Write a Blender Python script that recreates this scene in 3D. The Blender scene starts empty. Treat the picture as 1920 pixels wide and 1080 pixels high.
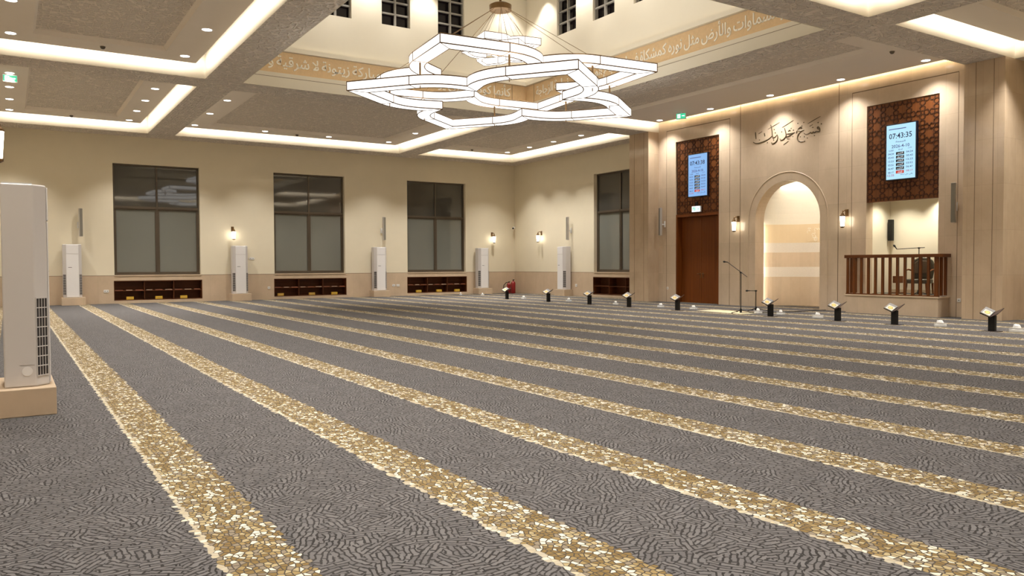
import bpy, bmesh, math, random
from mathutils import Vector, Matrix
random.seed(7)
C = bpy.context.scene.collection
PI = math.pi
sc = bpy.context.scene

# ------------------------------------------------------------------ materials
def srgb(r, g, b):
    f = lambda c: (c/255/12.92) if c <= 10 else ((c/255+0.055)/1.055)**2.4
    return (f(r), f(g), f(b), 1)

def new_mat(name):
    m = bpy.data.materials.new(name); m.use_nodes = True
    nt = m.node_tree
    return m, nt, nt.nodes['Principled BSDF']

def mat(name, col, rough=0.6, metal=0.0, spec=0.5, noise=0.0, nscale=4.0, bump=0.0, bscale=60.0):
    m, nt, b = new_mat(name)
    b.inputs['Base Color'].default_value = tuple(col[:3]) + (1,)
    b.inputs['Roughness'].default_value = rough
    b.inputs['Metallic'].default_value = metal
    b.inputs['Specular IOR Level'].default_value = spec
    tc = nt.nodes.new('ShaderNodeTexCoord')
    if noise > 0:
        n = nt.nodes.new('ShaderNodeTexNoise'); n.inputs['Scale'].default_value = nscale; n.inputs['Detail'].default_value = 5
        nt.links.new(tc.outputs['Object'], n.inputs['Vector'])
        mix = nt.nodes.new('ShaderNodeMix'); mix.data_type = 'RGBA'
        mix.inputs[6].default_value = tuple(c*(1-noise) for c in col[:3]) + (1,)
        mix.inputs[7].default_value = tuple(min(1, c*(1+noise)) for c in col[:3]) + (1,)
        nt.links.new(n.outputs['Fac'], mix.inputs[0]); nt.links.new(mix.outputs[2], b.inputs['Base Color'])
    if bump > 0:
        n2 = nt.nodes.new('ShaderNodeTexNoise'); n2.inputs['Scale'].default_value = bscale
        nt.links.new(tc.outputs['Object'], n2.inputs['Vector'])
        bp = nt.nodes.new('ShaderNodeBump'); bp.inputs['Strength'].default_value = bump; bp.inputs['Distance'].default_value = 0.01
        nt.links.new(n2.outputs['Fac'], bp.inputs['Height']); nt.links.new(bp.outputs['Normal'], b.inputs['Normal'])
    return m

def emit(name, col, strength):
    m, nt, b = new_mat(name)
    b.inputs['Base Color'].default_value = (0.02, 0.02, 0.02, 1)
    b.inputs['Emission Color'].default_value = tuple(col[:3]) + (1,)
    b.inputs['Emission Strength'].default_value = strength
    return m

def math_node(nt, op, a=None, b=None, c=None):
    n = nt.nodes.new('ShaderNodeMath'); n.operation = op
    for i, v in enumerate((a, b, c)):
        if v is None: continue
        if isinstance(v, (int, float)): n.inputs[i].default_value = v
        else: nt.links.new(v, n.inputs[i])
    return n.outputs[0]

def mixc(nt, fac, a, b):
    n = nt.nodes.new('ShaderNodeMix'); n.data_type = 'RGBA'
    for k, v in ((0, fac), (6, a), (7, b)):
        if isinstance(v, (int, float)): n.inputs[k].default_value = v
        elif isinstance(v, tuple): n.inputs[k].default_value = v
        else: nt.links.new(v, n.inputs[k])
    return n.outputs[2]

def ramp(nt, fac, stops, interp='CONSTANT'):
    r = nt.nodes.new('ShaderNodeValToRGB'); cr = r.color_ramp; cr.interpolation = interp
    while len(cr.elements) < len(stops): cr.elements.new(0.5)
    for e, (p, c) in zip(cr.elements, stops): e.position = p; e.color = c
    nt.links.new(fac, r.inputs[0]); return r.outputs[0]

def carpet_mat():
    m, nt, b = new_mat('carpet_wool'); L = nt.links
    tc = nt.nodes.new('ShaderNodeTexCoord'); sep = nt.nodes.new('ShaderNodeSeparateXYZ'); L.new(tc.outputs['Object'], sep.inputs[0])
    X, Y = sep.outputs[0], sep.outputs[1]
    # pebble cells
    cmb = nt.nodes.new('ShaderNodeCombineXYZ'); L.new(X, cmb.inputs[0]); L.new(math_node(nt, 'MULTIPLY', Y, 1.25), cmb.inputs[1])
    v = nt.nodes.new('ShaderNodeTexVoronoi'); v.voronoi_dimensions = '2D'; v.inputs['Scale'].default_value = 27; v.inputs['Randomness'].default_value = 0.9
    L.new(cmb.outputs[0], v.inputs['Vector'])
    ve = nt.nodes.new('ShaderNodeTexVoronoi'); ve.voronoi_dimensions = '2D'; ve.feature = 'DISTANCE_TO_EDGE'; ve.inputs['Scale'].default_value = 27; ve.inputs['Randomness'].default_value = 0.9
    L.new(cmb.outputs[0], ve.inputs['Vector'])
    sc1 = nt.nodes.new('ShaderNodeSeparateColor'); L.new(v.outputs['Color'], sc1.inputs[0])
    peb = ramp(nt, sc1.outputs[0], [(0, (0.17, 0.115, 0.045, 1)), (0.30, (0.245, 0.178, 0.080, 1)), (0.50, (0.20, 0.165, 0.12, 1)), (0.65, (0.33, 0.265, 0.145, 1)), (0.81, (0.60, 0.54, 0.43, 1))])
    edge = math_node(nt, 'LESS_THAN', ve.outputs['Distance'], 0.10)
    peb2 = mixc(nt, edge, peb, (0.06, 0.05, 0.04, 1))
    # patches of short woven strokes, each patch turned its own way
    v2 = nt.nodes.new('ShaderNodeTexVoronoi'); v2.voronoi_dimensions = '2D'; v2.inputs['Scale'].default_value = 7.5; v2.inputs['Randomness'].default_value = 0.8
    nz = nt.nodes.new('ShaderNodeTexNoise'); nz.inputs['Scale'].default_value = 14; L.new(tc.outputs['Object'], nz.inputs['Vector'])
    wob = nt.nodes.new('ShaderNodeVectorMath'); wob.operation = 'MULTIPLY_ADD'; L.new(nz.outputs['Color'], wob.inputs[0]); wob.inputs[1].default_value = (0.045, 0.045, 0); L.new(tc.outputs['Object'], wob.inputs[2])
    L.new(wob.outputs[0], v2.inputs['Vector'])
    sc2 = nt.nodes.new('ShaderNodeSeparateColor'); L.new(v2.outputs['Color'], sc2.inputs[0])
    rot = nt.nodes.new('ShaderNodeVectorRotate'); rot.rotation_type = 'Z_AXIS'; L.new(wob.outputs[0], rot.inputs['Vector']); L.new(math_node(nt, 'MULTIPLY', sc2.outputs[0], PI), rot.inputs['Angle'])
    br = nt.nodes.new('ShaderNodeTexBrick'); L.new(rot.outputs[0], br.inputs['Vector']); br.offset = 0.5
    br.inputs['Scale'].default_value = 1; br.inputs['Brick Width'].default_value = 0.105; br.inputs['Row Height'].default_value = 0.031; br.inputs['Mortar Size'].default_value = 0.006; br.inputs['Mortar Smooth'].default_value = 0.3
    br.inputs['Color1'].default_value = (0.092, 0.086, 0.085, 1); br.inputs['Color2'].default_value = (0.138, 0.129, 0.127, 1); br.inputs['Mortar'].default_value = (0.016, 0.014, 0.013, 1)
    fine = nt.nodes.new('ShaderNodeTexNoise'); fine.inputs['Scale'].default_value = 3.0; L.new(tc.outputs['Object'], fine.inputs['Vector'])
    grey = mixc(nt, math_node(nt, 'MULTIPLY', fine.outputs['Fac'], 0.30), br.outputs['Color'], (0.118, 0.111, 0.109, 1))
    # stripe mask from the pebble cell position
    sp = nt.nodes.new('ShaderNodeSeparateXYZ'); L.new(v.outputs['Position'], sp.inputs[0])
    yy = math_node(nt, 'DIVIDE', sp.outputs[1], 1.25)
    fr = math_node(nt, 'FRACT', math_node(nt, 'DIVIDE', math_node(nt, 'ADD', yy, -0.795 + 1.3265*4), 1.3265))
    border = math_node(nt, 'LESS_THAN', fr, 0.030/1.3265)
    peb2 = mixc(nt, math_node(nt, 'MULTIPLY', border, 0.55), peb2, (0.52, 0.47, 0.36, 1))
    mask = math_node(nt, 'LESS_THAN', fr, 0.375/1.3265)
    col = mixc(nt, mask, grey, peb2)
    L.new(col, b.inputs['Base Color']); b.inputs['Roughness'].default_value = 0.95; b.inputs['Specular IOR Level'].default_value = 0.1
    return m

def stone_mat(name, col, axis='x', bw=1.2, bh=0.95, rough=0.25, var=0.08, mortar=0.0035):
    m, nt, b = new_mat(name); L = nt.links
    tc = nt.nodes.new('ShaderNodeTexCoord'); sep = nt.nodes.new('ShaderNodeSeparateXYZ'); L.new(tc.outputs['Object'], sep.inputs[0])
    cmb = nt.nodes.new('ShaderNodeCombineXYZ')
    L.new(math_node(nt, 'ADD', sep.outputs[0], sep.outputs[1]), cmb.inputs[0]); L.new(sep.outputs[2], cmb.inputs[1])
    br = nt.nodes.new('ShaderNodeTexBrick'); br.offset = 0.0; br.squash = 1.0
    br.inputs['Scale'].default_value = 1; br.inputs['Brick Width'].default_value = bw; br.inputs['Row Height'].default_value = bh
    br.inputs['Mortar Size'].default_value = mortar; br.inputs['Mortar Smooth'].default_value = 0.1; br.inputs['Bias'].default_value = 0
    k = lambda f: tuple(c*f for c in col[:3]) + (1,)
    br.inputs['Color1'].default_value = k(1-var); br.inputs['Color2'].default_value = k(1+var); br.inputs['Mortar'].default_value = k(0.84)
    L.new(cmb.outputs[0], br.inputs['Vector'])
    n = nt.nodes.new('ShaderNodeTexNoise'); n.inputs['Scale'].default_value = 2.2; n.inputs['Detail'].default_value = 8; n.inputs['Roughness'].default_value = 0.65
    st = nt.nodes.new('ShaderNodeMapping'); st.inputs['Scale'].default_value = (1, 1, 0.6); L.new(tc.outputs['Object'], st.inputs['Vector']); L.new(st.outputs[0], n.inputs['Vector'])
    f = ramp(nt, n.outputs['Fac'], [(0.3, (0.90, 0.89, 0.87, 1)), (0.7, (1.06, 1.06, 1.06, 1))], 'LINEAR')
    mm = nt.nodes.new('ShaderNodeMix'); mm.data_type = 'RGBA'; mm.blend_type = 'MULTIPLY'; mm.inputs[0].default_value = 1
    L.new(br.outputs['Color'], mm.inputs[6]); L.new(f, mm.inputs[7]); L.new(mm.outputs[2], b.inputs['Base Color'])
    b.inputs['Roughness'].default_value = rough
    return m

def wood_mat(name, col, rough=0.4, axis=2, gs=0.35):
    m, nt, b = new_mat(name); L = nt.links
    tc = nt.nodes.new('ShaderNodeTexCoord'); mp = nt.nodes.new('ShaderNodeMapping')
    s = [14, 14, 14]; s[axis] = gs; mp.inputs['Scale'].default_value = s
    L.new(tc.outputs['Object'], mp.inputs['Vector'])
    n = nt.nodes.new('ShaderNodeTexNoise'); n.inputs['Scale'].default_value = 1.5; n.inputs['Detail'].default_value = 6; L.new(mp.outputs[0], n.inputs['Vector'])
    k = lambda f: tuple(c*f for c in col[:3]) + (1,)
    L.new(ramp(nt, n.outputs['Fac'], [(0.3, k(0.78)), (0.7, k(1.2))], 'LINEAR'), b.inputs['Base Color'])
    b.inputs['Roughness'].default_value = rough; b.inputs['Specular IOR Level'].default_value = 0.25
    return m

def relief_mat(name, col, scale=5.0, strength=1.0, dist=0.03):
    m, nt, b = new_mat(name); L = nt.links
    tc = nt.nodes.new('ShaderNodeTexCoord')
    v = nt.nodes.new('ShaderNodeTexVoronoi'); v.feature = 'DISTANCE_TO_EDGE'; v.inputs['Scale'].default_value = scale; v.inputs['Randomness'].default_value = 0.75
    L.new(tc.outputs['Object'], v.inputs['Vector'])
    v2 = nt.nodes.new('ShaderNodeTexVoronoi'); v2.feature = 'F1'; v2.inputs['Scale'].default_value = scale*2.1; v2.inputs['Randomness'].default_value = 0.4
    L.new(tc.outputs['Object'], v2.inputs['Vector'])
    r = ramp(nt, v.outputs['Distance'], [(0.03, (1, 1, 1, 1)), (0.12, (0, 0, 0, 1))], 'LINEAR')
    h = math_node(nt, 'ADD', r, math_node(nt, 'MULTIPLY', v2.outputs['Distance'], -0.8))
    bp = nt.nodes.new('ShaderNodeBump'); bp.inputs['Strength'].default_value = strength; bp.inputs['Distance'].default_value = dist
    L.new(h, bp.inputs['Height']); L.new(bp.outputs['Normal'], b.inputs['Normal'])
    k = lambda f: tuple(c*f for c in col[:3]) + (1,)
    L.new(mixc(nt, r, k(0.86), k(1.08)), b.inputs['Base Color'])
    b.inputs['Roughness'].default_value = 0.75
    return m

def clear_mat(name, col=(0.9, 0.9, 0.9), op=0.3):
    m, nt, b = new_mat(name); L = nt.links
    b.inputs['Base Color'].default_value = tuple(col) + (1,); b.inputs['Roughness'].default_value = 0.1
    b.inputs['Alpha'].default_value = op
    return m

M = {}
M['carpet'] = carpet_mat()
M['paint'] = mat('cream_paint', (0.76, 0.685, 0.525), 0.7, noise=0.04, nscale=2, bump=0.05, bscale=80)
M['paint_white'] = mat('warm_white_plaster', (0.74, 0.68, 0.56), 0.75, noise=0.02, nscale=2)
M['ceil'] = mat('ceiling_plaster', (0.86, 0.785, 0.70), 0.8, noise=0.03, nscale=1.2)
M['relief'] = relief_mat('carved_ceiling_plaster', (0.84, 0.765, 0.69), 5.5, 1.0, 0.04)
M['relief_fine'] = relief_mat('fine_carved_ceiling_plaster', (0.83, 0.75, 0.665), 7.0, 0.9, 0.03)
M['cove'] = mat('cove_plaster', (0.78, 0.72, 0.60), 0.75)
M['dado'] = stone_mat('dado_limestone', (0.56, 0.435, 0.31), bw=1.0, bh=1.06, rough=0.4, var=0.04)
M['stone'] = stone_mat('polished_limestone', (0.61, 0.49, 0.365), bw=0.95, bh=1.05, rough=0.13, var=0.05)
M['stone_dark'] = stone_mat('pier_limestone', (0.55, 0.425, 0.30), bw=0.35, bh=1.1, rough=0.11, var=0.04)
M['stone_light'] = stone_mat('niche_limestone', (0.58, 0.455, 0.325), bw=0.42, bh=3.0, rough=0.45, var=0.06)
M['sand'] = mat('niche_sand_render', (0.68, 0.535, 0.34), 0.6, noise=0.04)
M['mosaic'] = mat('white_mosaic', (0.66, 0.60, 0.52), 0.45, noise=0.18, nscale=60)
M['groove'] = mat('dark_joint', (0.16, 0.11, 0.065), 0.7)
M['wood'] = wood_mat('walnut_veneer', (0.150, 0.040, 0.005), 0.5)
M['wood_x'] = wood_mat('walnut_rail', (0.12, 0.035, 0.007), 0.35, axis=0)
M['wood_rail'] = wood_mat('walnut_baluster', (0.125, 0.037, 0.007), 0.4)
M['wood_carved'] = wood_mat('carved_walnut', (0.165, 0.055, 0.014), 0.45)
M['wood_back'] = wood_mat('walnut_back_and_carving_shade', (0.06, 0.02, 0.007), 0.6)  # panel backing, and the dark strips that paint the carving's shadow lines
M['wood_dark'] = wood_mat('dark_shelf_wood', (0.10, 0.030, 0.009), 0.5, axis=1)
M['orange'] = mat('ochre_band', (0.70, 0.50, 0.285), 0.6, noise=0.10, nscale=14, bump=0.7, bscale=22)
M['letter'] = mat('pale_letter', (0.90, 0.85, 0.75), 0.5)
M['bronze_ink'] = mat('bronze_inlay', (0.11, 0.075, 0.035), 0.45, 0.3)
M['bronze'] = mat('aged_bronze', (0.17, 0.095, 0.035), 0.4, 0.6)
M['frame'] = mat('dark_bronze_frame', (0.080, 0.060, 0.040), 0.45, 0.2)
M['glass_up'] = mat('night_glass', (0.066, 0.063, 0.055), 0.03, 0, 0.9)
M['glass_low'] = mat('frosted_night_glass', (0.165, 0.170, 0.150), 0.06, 0, 0.6)
M['mullion'] = mat('grey_mullion', (0.28, 0.26, 0.23), 0.5)
M['black_glass'] = mat('black_night_glass', (0.008, 0.005, 0.006), 0.1, 0, 0.3)
M['ac'] = mat('white_appliance_plastic', (0.80, 0.78, 0.775), 0.35, noise=0.02)
M['ac_side'] = mat('grey_appliance_plastic', (0.62, 0.59, 0.58), 0.4)
M['ac_dark'] = mat('grille_dark', (0.03, 0.025, 0.025), 0.6)
M['black'] = mat('black_metal', (0.006, 0.0055, 0.0055), 0.5, 0, 0.3)
M['blackwood'] = mat('dark_lectern_board', (0.045, 0.022, 0.015), 0.45)
M['white'] = mat('white_plastic', (0.75, 0.74, 0.72), 0.4)
M['tissue'] = mat('white_tissue', (0.88, 0.88, 0.86), 0.9)
M['clear'] = clear_mat('clear_acrylic', (0.80, 0.80, 0.78), 0.28)
M['grey_cover'] = mat('grey_book_cover', (0.15, 0.14, 0.136), 0.4, noise=0.1, nscale=30)
M['cream_page'] = mat('cream_page', (0.54, 0.48, 0.36), 0.5)
M['gold'] = mat('gold_ornament', (0.55, 0.38, 0.10), 0.35, 0.3)
M['dark_gold'] = mat('dark_gold_ring', (0.20, 0.11, 0.03), 0.4)
M['speaker'] = mat('grey_speaker_grille', (0.20, 0.185, 0.155), 0.5, noise=0.1, nscale=50)
M['speaker_l'] = mat('silver_speaker_body', (0.46, 0.43, 0.39), 0.4)
M['red'] = mat('red_enamel', (0.24, 0.012, 0.011), 0.35)
M['rubber'] = mat('black_rubber', (0.02, 0.018, 0.016), 0.6)
M['yellow'] = mat('yellow_card', (0.62, 0.38, 0.03), 0.5)
M['yellow2'] = mat('ochre_card', (0.52, 0.30, 0.05), 0.5)
M['book_red'] = mat('reddish_wood', (0.24, 0.085, 0.045), 0.5)
M['upholstery'] = mat('olive_leather', (0.055, 0.045, 0.028), 0.4, bump=0.2, bscale=12)
M['mat'] = mat('cream_rug', (0.62, 0.52, 0.33), 0.9, noise=0.12, nscale=12)
M['purple'] = mat('dark_plate', (0.03, 0.022, 0.028), 0.5)
M['lamp_white'] = emit('downlight_diffuser', (1, 0.95, 0.88), 9)
M['lantern'] = emit('lantern_glass', (1, 0.90, 0.72), 9)
M['chand'] = emit('chandelier_acrylic', (1, 0.97, 0.92), 1.7)
M['chand_up'] = emit('chandelier_top_fill_glow', (1, 0.96, 0.88), 6)  # stronger glow added on the hidden ring tops to brighten ceiling and drum
M['exit'] = emit('exit_green', (0.03, 0.50, 0.24), 1.3)
M['exit_w'] = emit('exit_white', (0.75, 0.9, 1.0), 2.2)
M['screen'] = emit('screen_blue', (0.47, 0.80, 1.0), 0.95)
M['screen_l'] = emit('screen_blue_deep', (0.27, 0.53, 0.95), 0.85)
M['scr_text'] = mat('screen_navy_text', (0.02, 0.03, 0.12), 0.4)
M['scr_text2'] = mat('screen_violet_text', (0.10, 0.12, 0.42), 0.4)
M['scr_bar'] = mat('screen_black_bar', (0.008, 0.008, 0.012), 0.4)
M['scr_red'] = emit('screen_red_bar', (0.75, 0.05, 0.03), 0.7)
M['scr_pink'] = emit('screen_pink_text', (0.8, 0.25, 0.5), 0.5)
M['scr_white'] = emit('screen_white_text', (0.9, 0.95, 1.0), 0.8)

# ------------------------------------------------------------------ mesh helper
class MB:
    def __init__(s): s.v = []; s.f = []; s.mi = []; s.mats = []
    def _m(s, m):
        if m is None: return 0
        if m not in s.mats: s.mats.append(m)
        return s.mats.index(m)
    def face(s, pts, m=None):
        b = len(s.v); s.v += [tuple(p) for p in pts]; s.f.append(tuple(range(b, b+len(pts)))); s.mi.append(s._m(m))
    def box(s, x0, x1, y0, y1, z0, z1, m=None, T=None):
        P = [(x, y, z) for x in (x0, x1) for y in (y0, y1) for z in (z0, z1)]
        if T is not None: P = [tuple(T @ Vector(p)) for p in P]
        b = len(s.v); s.v += P; k = s._m(m)
        for f in ((0, 1, 3, 2), (4, 6, 7, 5), (0, 4, 5, 1), (2, 3, 7, 6), (0, 2, 6, 4), (1, 5, 7, 3)):
            s.f.append(tuple(b+i for i in f)); s.mi.append(k)
    def prism(s, poly, a, b_, axis=2, m=None, T=None):
        # poly: 2-D list; extruded along axis between a and b_
        def P(p, t):
            q = (p[0], p[1], t) if axis == 2 else ((p[0], t, p[1]) if axis == 1 else (t, p[0], p[1]))
            return tuple(T @ Vector(q)) if T is not None else q
        n = len(poly); b = len(s.v); k = s._m(m)
        s.v += [P(p, a) for p in poly] + [P(p, b_) for p in poly]
        s.f.append(tuple(range(b, b+n))[::-1]); s.f.append(tuple(range(b+n, b+2*n))); s.mi += [k, k]
        for i in range(n):
            j = (i+1) % n; s.f.append((b+i, b+j, b+n+j, b+n+i)); s.mi.append(k)
    def tube(s, pts, r, n=8, m=None, cap=True, radii=None):
        pts = [Vector(p) for p in pts]; k = s._m(m); b = len(s.v)
        up = None
        for i, p in enumerate(pts):
            d = (pts[min(i+1, len(pts)-1)] - pts[max(i-1, 0)]).normalized()
            a = Vector((0, 0, 1)) if abs(d.z) < 0.9 else Vector((1, 0, 0))
            if up is not None:
                a = up
            u = d.cross(a)
            if u.length < 1e-4: u = d.cross(Vector((0, 1, 0.01)))
            u.normalize(); w = u.cross(d).normalized(); up = w
            rr = radii[i] if radii else r
            for q in range(n):
                t = 2*PI*q/n; s.v.append(tuple(p + u*math.cos(t)*rr + w*math.sin(t)*rr))
        for i in range(len(pts)-1):
            for q in range(n):
                q2 = (q+1) % n
                s.f.append((b+i*n+q, b+i*n+q2, b+(i+1)*n+q2, b+(i+1)*n+q)); s.mi.append(k)
        if cap:
            s.f.append(tuple(b+q for q in range(n))[::-1]); s.f.append(tuple(b+(len(pts)-1)*n+q for q in range(n))); s.mi += [k, k]
    def lathe(s, prof, n=20, m=None, c=(0, 0, 0)):
        k = s._m(m); b = len(s.v)
        for (r, z) in prof:
            for q in range(n):
                t = 2*PI*q/n; s.v.append((c[0]+r*math.cos(t), c[1]+r*math.sin(t), c[2]+z))
        for i in range(len(prof)-1):
            for q in range(n):
                q2 = (q+1) % n
                s.f.append((b+i*n+q, b+i*n+q2, b+(i+1)*n+q2, b+(i+1)*n+q)); s.mi.append(k)
        s.f.append(tuple(b+q for q in range(n))[::-1]); s.f.append(tuple(b+(len(prof)-1)*n+q for q in range(n))); s.mi += [k, k]
    def sphere(s, c, r, m=None, nu=14, nv=8, sz=(1, 1, 1)):
        prof = [(max(1e-4, r*math.sin(PI*i/nv)), -r*math.cos(PI*i/nv)*sz[2]) for i in range(nv+1)]
        s.lathe(prof, nu, m, c)
    def build(s, name, m=None, parent=None, smooth=False, bevel=0.0, seg=2):
        me = bpy.data.meshes.new(name); me.from_pydata(s.v, [], s.f); me.update()
        mats = s.mats if s.mats else [m]
        for x in mats: me.materials.append(x)
        if s.mats:
            for p, k in zip(me.polygons, s.mi): p.material_index = k
        if smooth:
            for p in me.polygons: p.use_smooth = True
        o = bpy.data.objects.new(name, me); C.objects.link(o)
        if parent is not None: o.parent = parent
        if bevel > 0:
            bv = o.modifiers.new('bevel', 'BEVEL'); bv.width = bevel; bv.segments = seg; bv.limit_method = 'ANGLE'
        if smooth:
            try: me.set_sharp_from_angle(angle=math.radians(40))
            except Exception: pass
        return o

def tag(o, label, cat, group=None):
    o['label'] = label; o['category'] = cat
    if group: o['group'] = group
    return o
def thing(name, label, cat, loc=(0, 0, 0), rz=0.0, group=None):
    o = bpy.data.objects.new(name, None); o.empty_display_size = 0.1; C.objects.link(o)
    o.location = loc; o.rotation_euler = (0, 0, rz)
    return tag(o, label, cat, group)
def struct(o): o['kind'] = 'structure'; return o
def copy_tree(o, parent=None):
    c = o.copy(); C.objects.link(c)
    if parent is not None: c.parent = parent
    for ch in list(o.children): copy_tree(ch, c)
    return c
def dup(o, label, loc=None, rz=None):
    c = copy_tree(o); c['label'] = label
    if loc is not None: c.location = loc
    if rz is not None: c.rotation_euler = (0, 0, rz)
    return c
ORD = ['first', 'second', 'third', 'fourth', 'fifth', 'sixth', 'seventh', 'eighth', 'ninth', 'tenth', 'eleventh', 'twelfth']

# ------------------------------------------------------------------ lights
def spot(x, y, z, p, size=80, blend=0.7, col=(1, 0.955, 0.895), rad=0.06, aim=(0, 0, -1)):
    l = bpy.data.lights.new('downlight_or_fill_beam', 'SPOT'); l.energy = p; l.spot_size = math.radians(size); l.spot_blend = blend
    l.color = col; l.shadow_soft_size = rad
    o = bpy.data.objects.new('downlight_or_fill_beam', l); C.objects.link(o); o.location = (x, y, z)
    o.rotation_euler = Vector(aim).to_track_quat('-Z', 'Y').to_euler()
    return o
def strip(c, length, aim, along, p_per_m, w=0.05, col=(1, 0.91, 0.78)):
    l = bpy.data.lights.new('cove_strip', 'AREA'); l.shape = 'RECTANGLE'; l.size = length; l.size_y = w
    l.energy = p_per_m*length; l.color = col
    o = bpy.data.objects.new('cove_strip', l); C.objects.link(o); o.location = c
    z = -Vector(aim).normalized(); x = Vector(along).normalized(); y = z.cross(x)
    o.rotation_euler = Matrix((x, y, z)).transposed().to_euler()
    return o

# ------------------------------------------------------------------ dimensions
XL, XR, YB, YF = -32.8, 0.7, -1.3, 21.3
ZB, ZP, ZS = 6.315, 6.62, 7.1       # beam underside, coffer panel, slab
BX1 = (-22.8, -21.75); BX2 = (-10.35, -9.4)
BY1 = (4.45, 5.38); BY2 = (14.55, 15.47)
YQ, YPIER = 20.57, 20.05

def wall_holes(name, axis, plane, sgn, u0, u1, z0, z1, holes, depth, m, mrev=None, parent=None):
    """front sheet of a wall with rectangular holes and their reveals; a hole is (u0,u1,z0,z1[,depth])"""
    mb = MB()
    def P(u, z, d=0.0):
        return (plane - sgn*d, u, z) if axis == 'x' else (u, plane - sgn*d, z)
    us = sorted({u0, u1} | {h[0] for h in holes} | {h[1] for h in holes}); zs = sorted({z0, z1} | {h[2] for h in holes} | {h[3] for h in holes})
    us = [u for u in us if u0 <= u <= u1]; zs = [z for z in zs if z0 <= z <= z1]
    for a, b in zip(us, us[1:]):
        for c, d in zip(zs, zs[1:]):
            uc, zc = (a+b)/2, (c+d)/2
            if any(h[0] < uc < h[1] and h[2] < zc < h[3] for h in holes): continue
            mb.face([P(a, c), P(b, c), P(b, d), P(a, d)], m)
    for h in holes:
        a, b, c, d = h[0], h[1], max(h[2], z0), min(h[3], z1); dp = h[4] if len(h) > 4 else depth
        r = mrev or m
        if h[2] < z1 and h[3] > z0:
            mb.face([P(a, c), P(a, d), P(a, d, dp), P(a, c, dp)], r); mb.face([P(b, c), P(b, c, dp), P(b, d, dp), P(b, d)], r)
            if h[2] >= z0: mb.face([P(a, c), P(a, c, dp), P(b, c, dp), P(b, c)], r)
            if h[3] <= z1: mb.face([P(a, d), P(b, d), P(b, d, dp), P(a, d, dp)], r)
    return mb.build(name, parent=parent)

# ------------------------------------------------------------------ floor and shell
mb = MB(); mb.box(XL-0.5, XR+0.3, YB-0.3, YF+1.8, -0.1, 0.0); struct(mb.build('floor', M['carpet']))
WIN = [(3.36, 6.43), (9.35, 12.43), (15.43, 18.49)]
W4 = (-26.52, -23.44)
winh = [(a, b, 1.07, 5.28, 0.30) for a, b in WIN]; nich = [(a-0.03, b+0.05, 0.11, 0.86, 0.5) for a, b in WIN]
struct(wall_holes('wall_left', 'x', XL, 1, YB, YF, 1.06, 7.2, winh, 0.3, M['paint']))
struct(wall_holes('trim_1', 'x', XL+0.012, 1, YB, YF, 0, 1.045, nich, 0.5, M['dado']))
mb = MB(); mb.box(XL, XL+0.006, YB, YF-0.01, 1.045, 1.062, M['groove']); mb.box(XL+0.01, BX1[0], YF-0.006, YF, 1.045, 1.062, M['groove']); struct(mb.build('trim_2'))
w4h = (W4[0], W4[1], 1.07, 5.28, 0.3); n4h = (W4[0]-0.05, W4[1]+0.03, 0.10, 0.86, 0.5)
struct(wall_holes('wall_front', 'y', YF, -1, XL, BX1[0]+0.3, 1.06, 7.2, [w4h], 0.3, M['paint']))
struct(wall_holes('trim_3', 'y', YF-0.012, -1, XL, BX1[0]+0.3, 0, 1.045, [n4h], 0.5, M['dado']))
mb = MB(); mb.box(BX2[1]-0.3, XR, YF, YF+0.2, 1.06, 7.2, M['paint']); mb.box(BX2[1]-0.3, XR, YF-0.012, YF+0.1, 0, 1.045, M['dado']); struct(mb.build('wall_front_right'))
mb = MB(); mb.box(XR, XR+0.2, YB, YF, 1.05, 7.2, M['paint']); mb.box(XR-0.012, XR+0.1, YB, YF, 0, 1.05, M['dado']); struct(mb.build('wall_right'))
mb = MB(); mb.box(XL, XR, YB-0.2, YB, 1.05, 7.2, M['paint']); mb.box(XL, XR, YB-0.1, YB+0.012, 0, 1.05, M['dado']); struct(mb.build('wall_back'))
# window sills in the reveals
mb = MB()
for a, b in WIN: mb.box(XL-0.3, XL+0.03, a, b, 1.03, 1.075, M['dado'])
mb.box(W4[0], W4[1], YF-0.03, YF+0.3, 1.03, 1.075, M['dado']); struct(mb.build('trim_4'))

# piers under the ends of the long beams
for i, (x0, x1) in enumerate((BX1, BX2)):
    mb = MB(); mb.box(x0, x1, YPIER, YF+0.1, 0, ZB, M['stone_dark'])
    for xx in ((x0+0.28, x1-0.25)): mb.box(xx-0.006, xx+0.006, YPIER-0.002, YPIER+0.01, 0, ZB, M['groove'])
    struct(mb.build('wall_pier_front'))
    mb = MB(); mb.box(x0, x1, YB-0.1, -0.31, 0, ZB, M['stone_dark']); struct(mb.build('wall_pier_back'))

# ------------------------------------------------------------------ mihrab wall
QX0, QX1 = BX1[1], BX2[0]
AX, AR, AZ = -16.02, 1.215, 2.79
PAN = [(-20.85, -18.79), (-13.30, -11.24)]
mb = MB()
def q(u, z, d=0.0): return (u, YQ + d, z)
holes = [(PAN[0][0], PAN[0][1], 0, 5.84), (PAN[1][0], PAN[1][1], 0.45, 5.84), (AX-AR, AX+AR, 0, AZ+AR)]
us = sorted({QX0, QX1} | {h[0] for h in holes} | {h[1] for h in holes}); zs = sorted({0, 0.45, 5.84, AZ+AR, 7.1})
for a, b in zip(us, us[1:]):
    for c, d in zip(zs, zs[1:]):
        if any(h[0] < (a+b)/2 < h[1] and h[2] < (c+d)/2 < h[3] for h in holes): continue
        mb.face([q(a, c), q(b, c), q(b, d), q(a, d)], M['stone'])
NA = 32
arc = [(AX-AR*math.cos(PI*i/NA), AZ+AR*math.sin(PI*i/NA)) for i in range(NA+1)]
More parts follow.
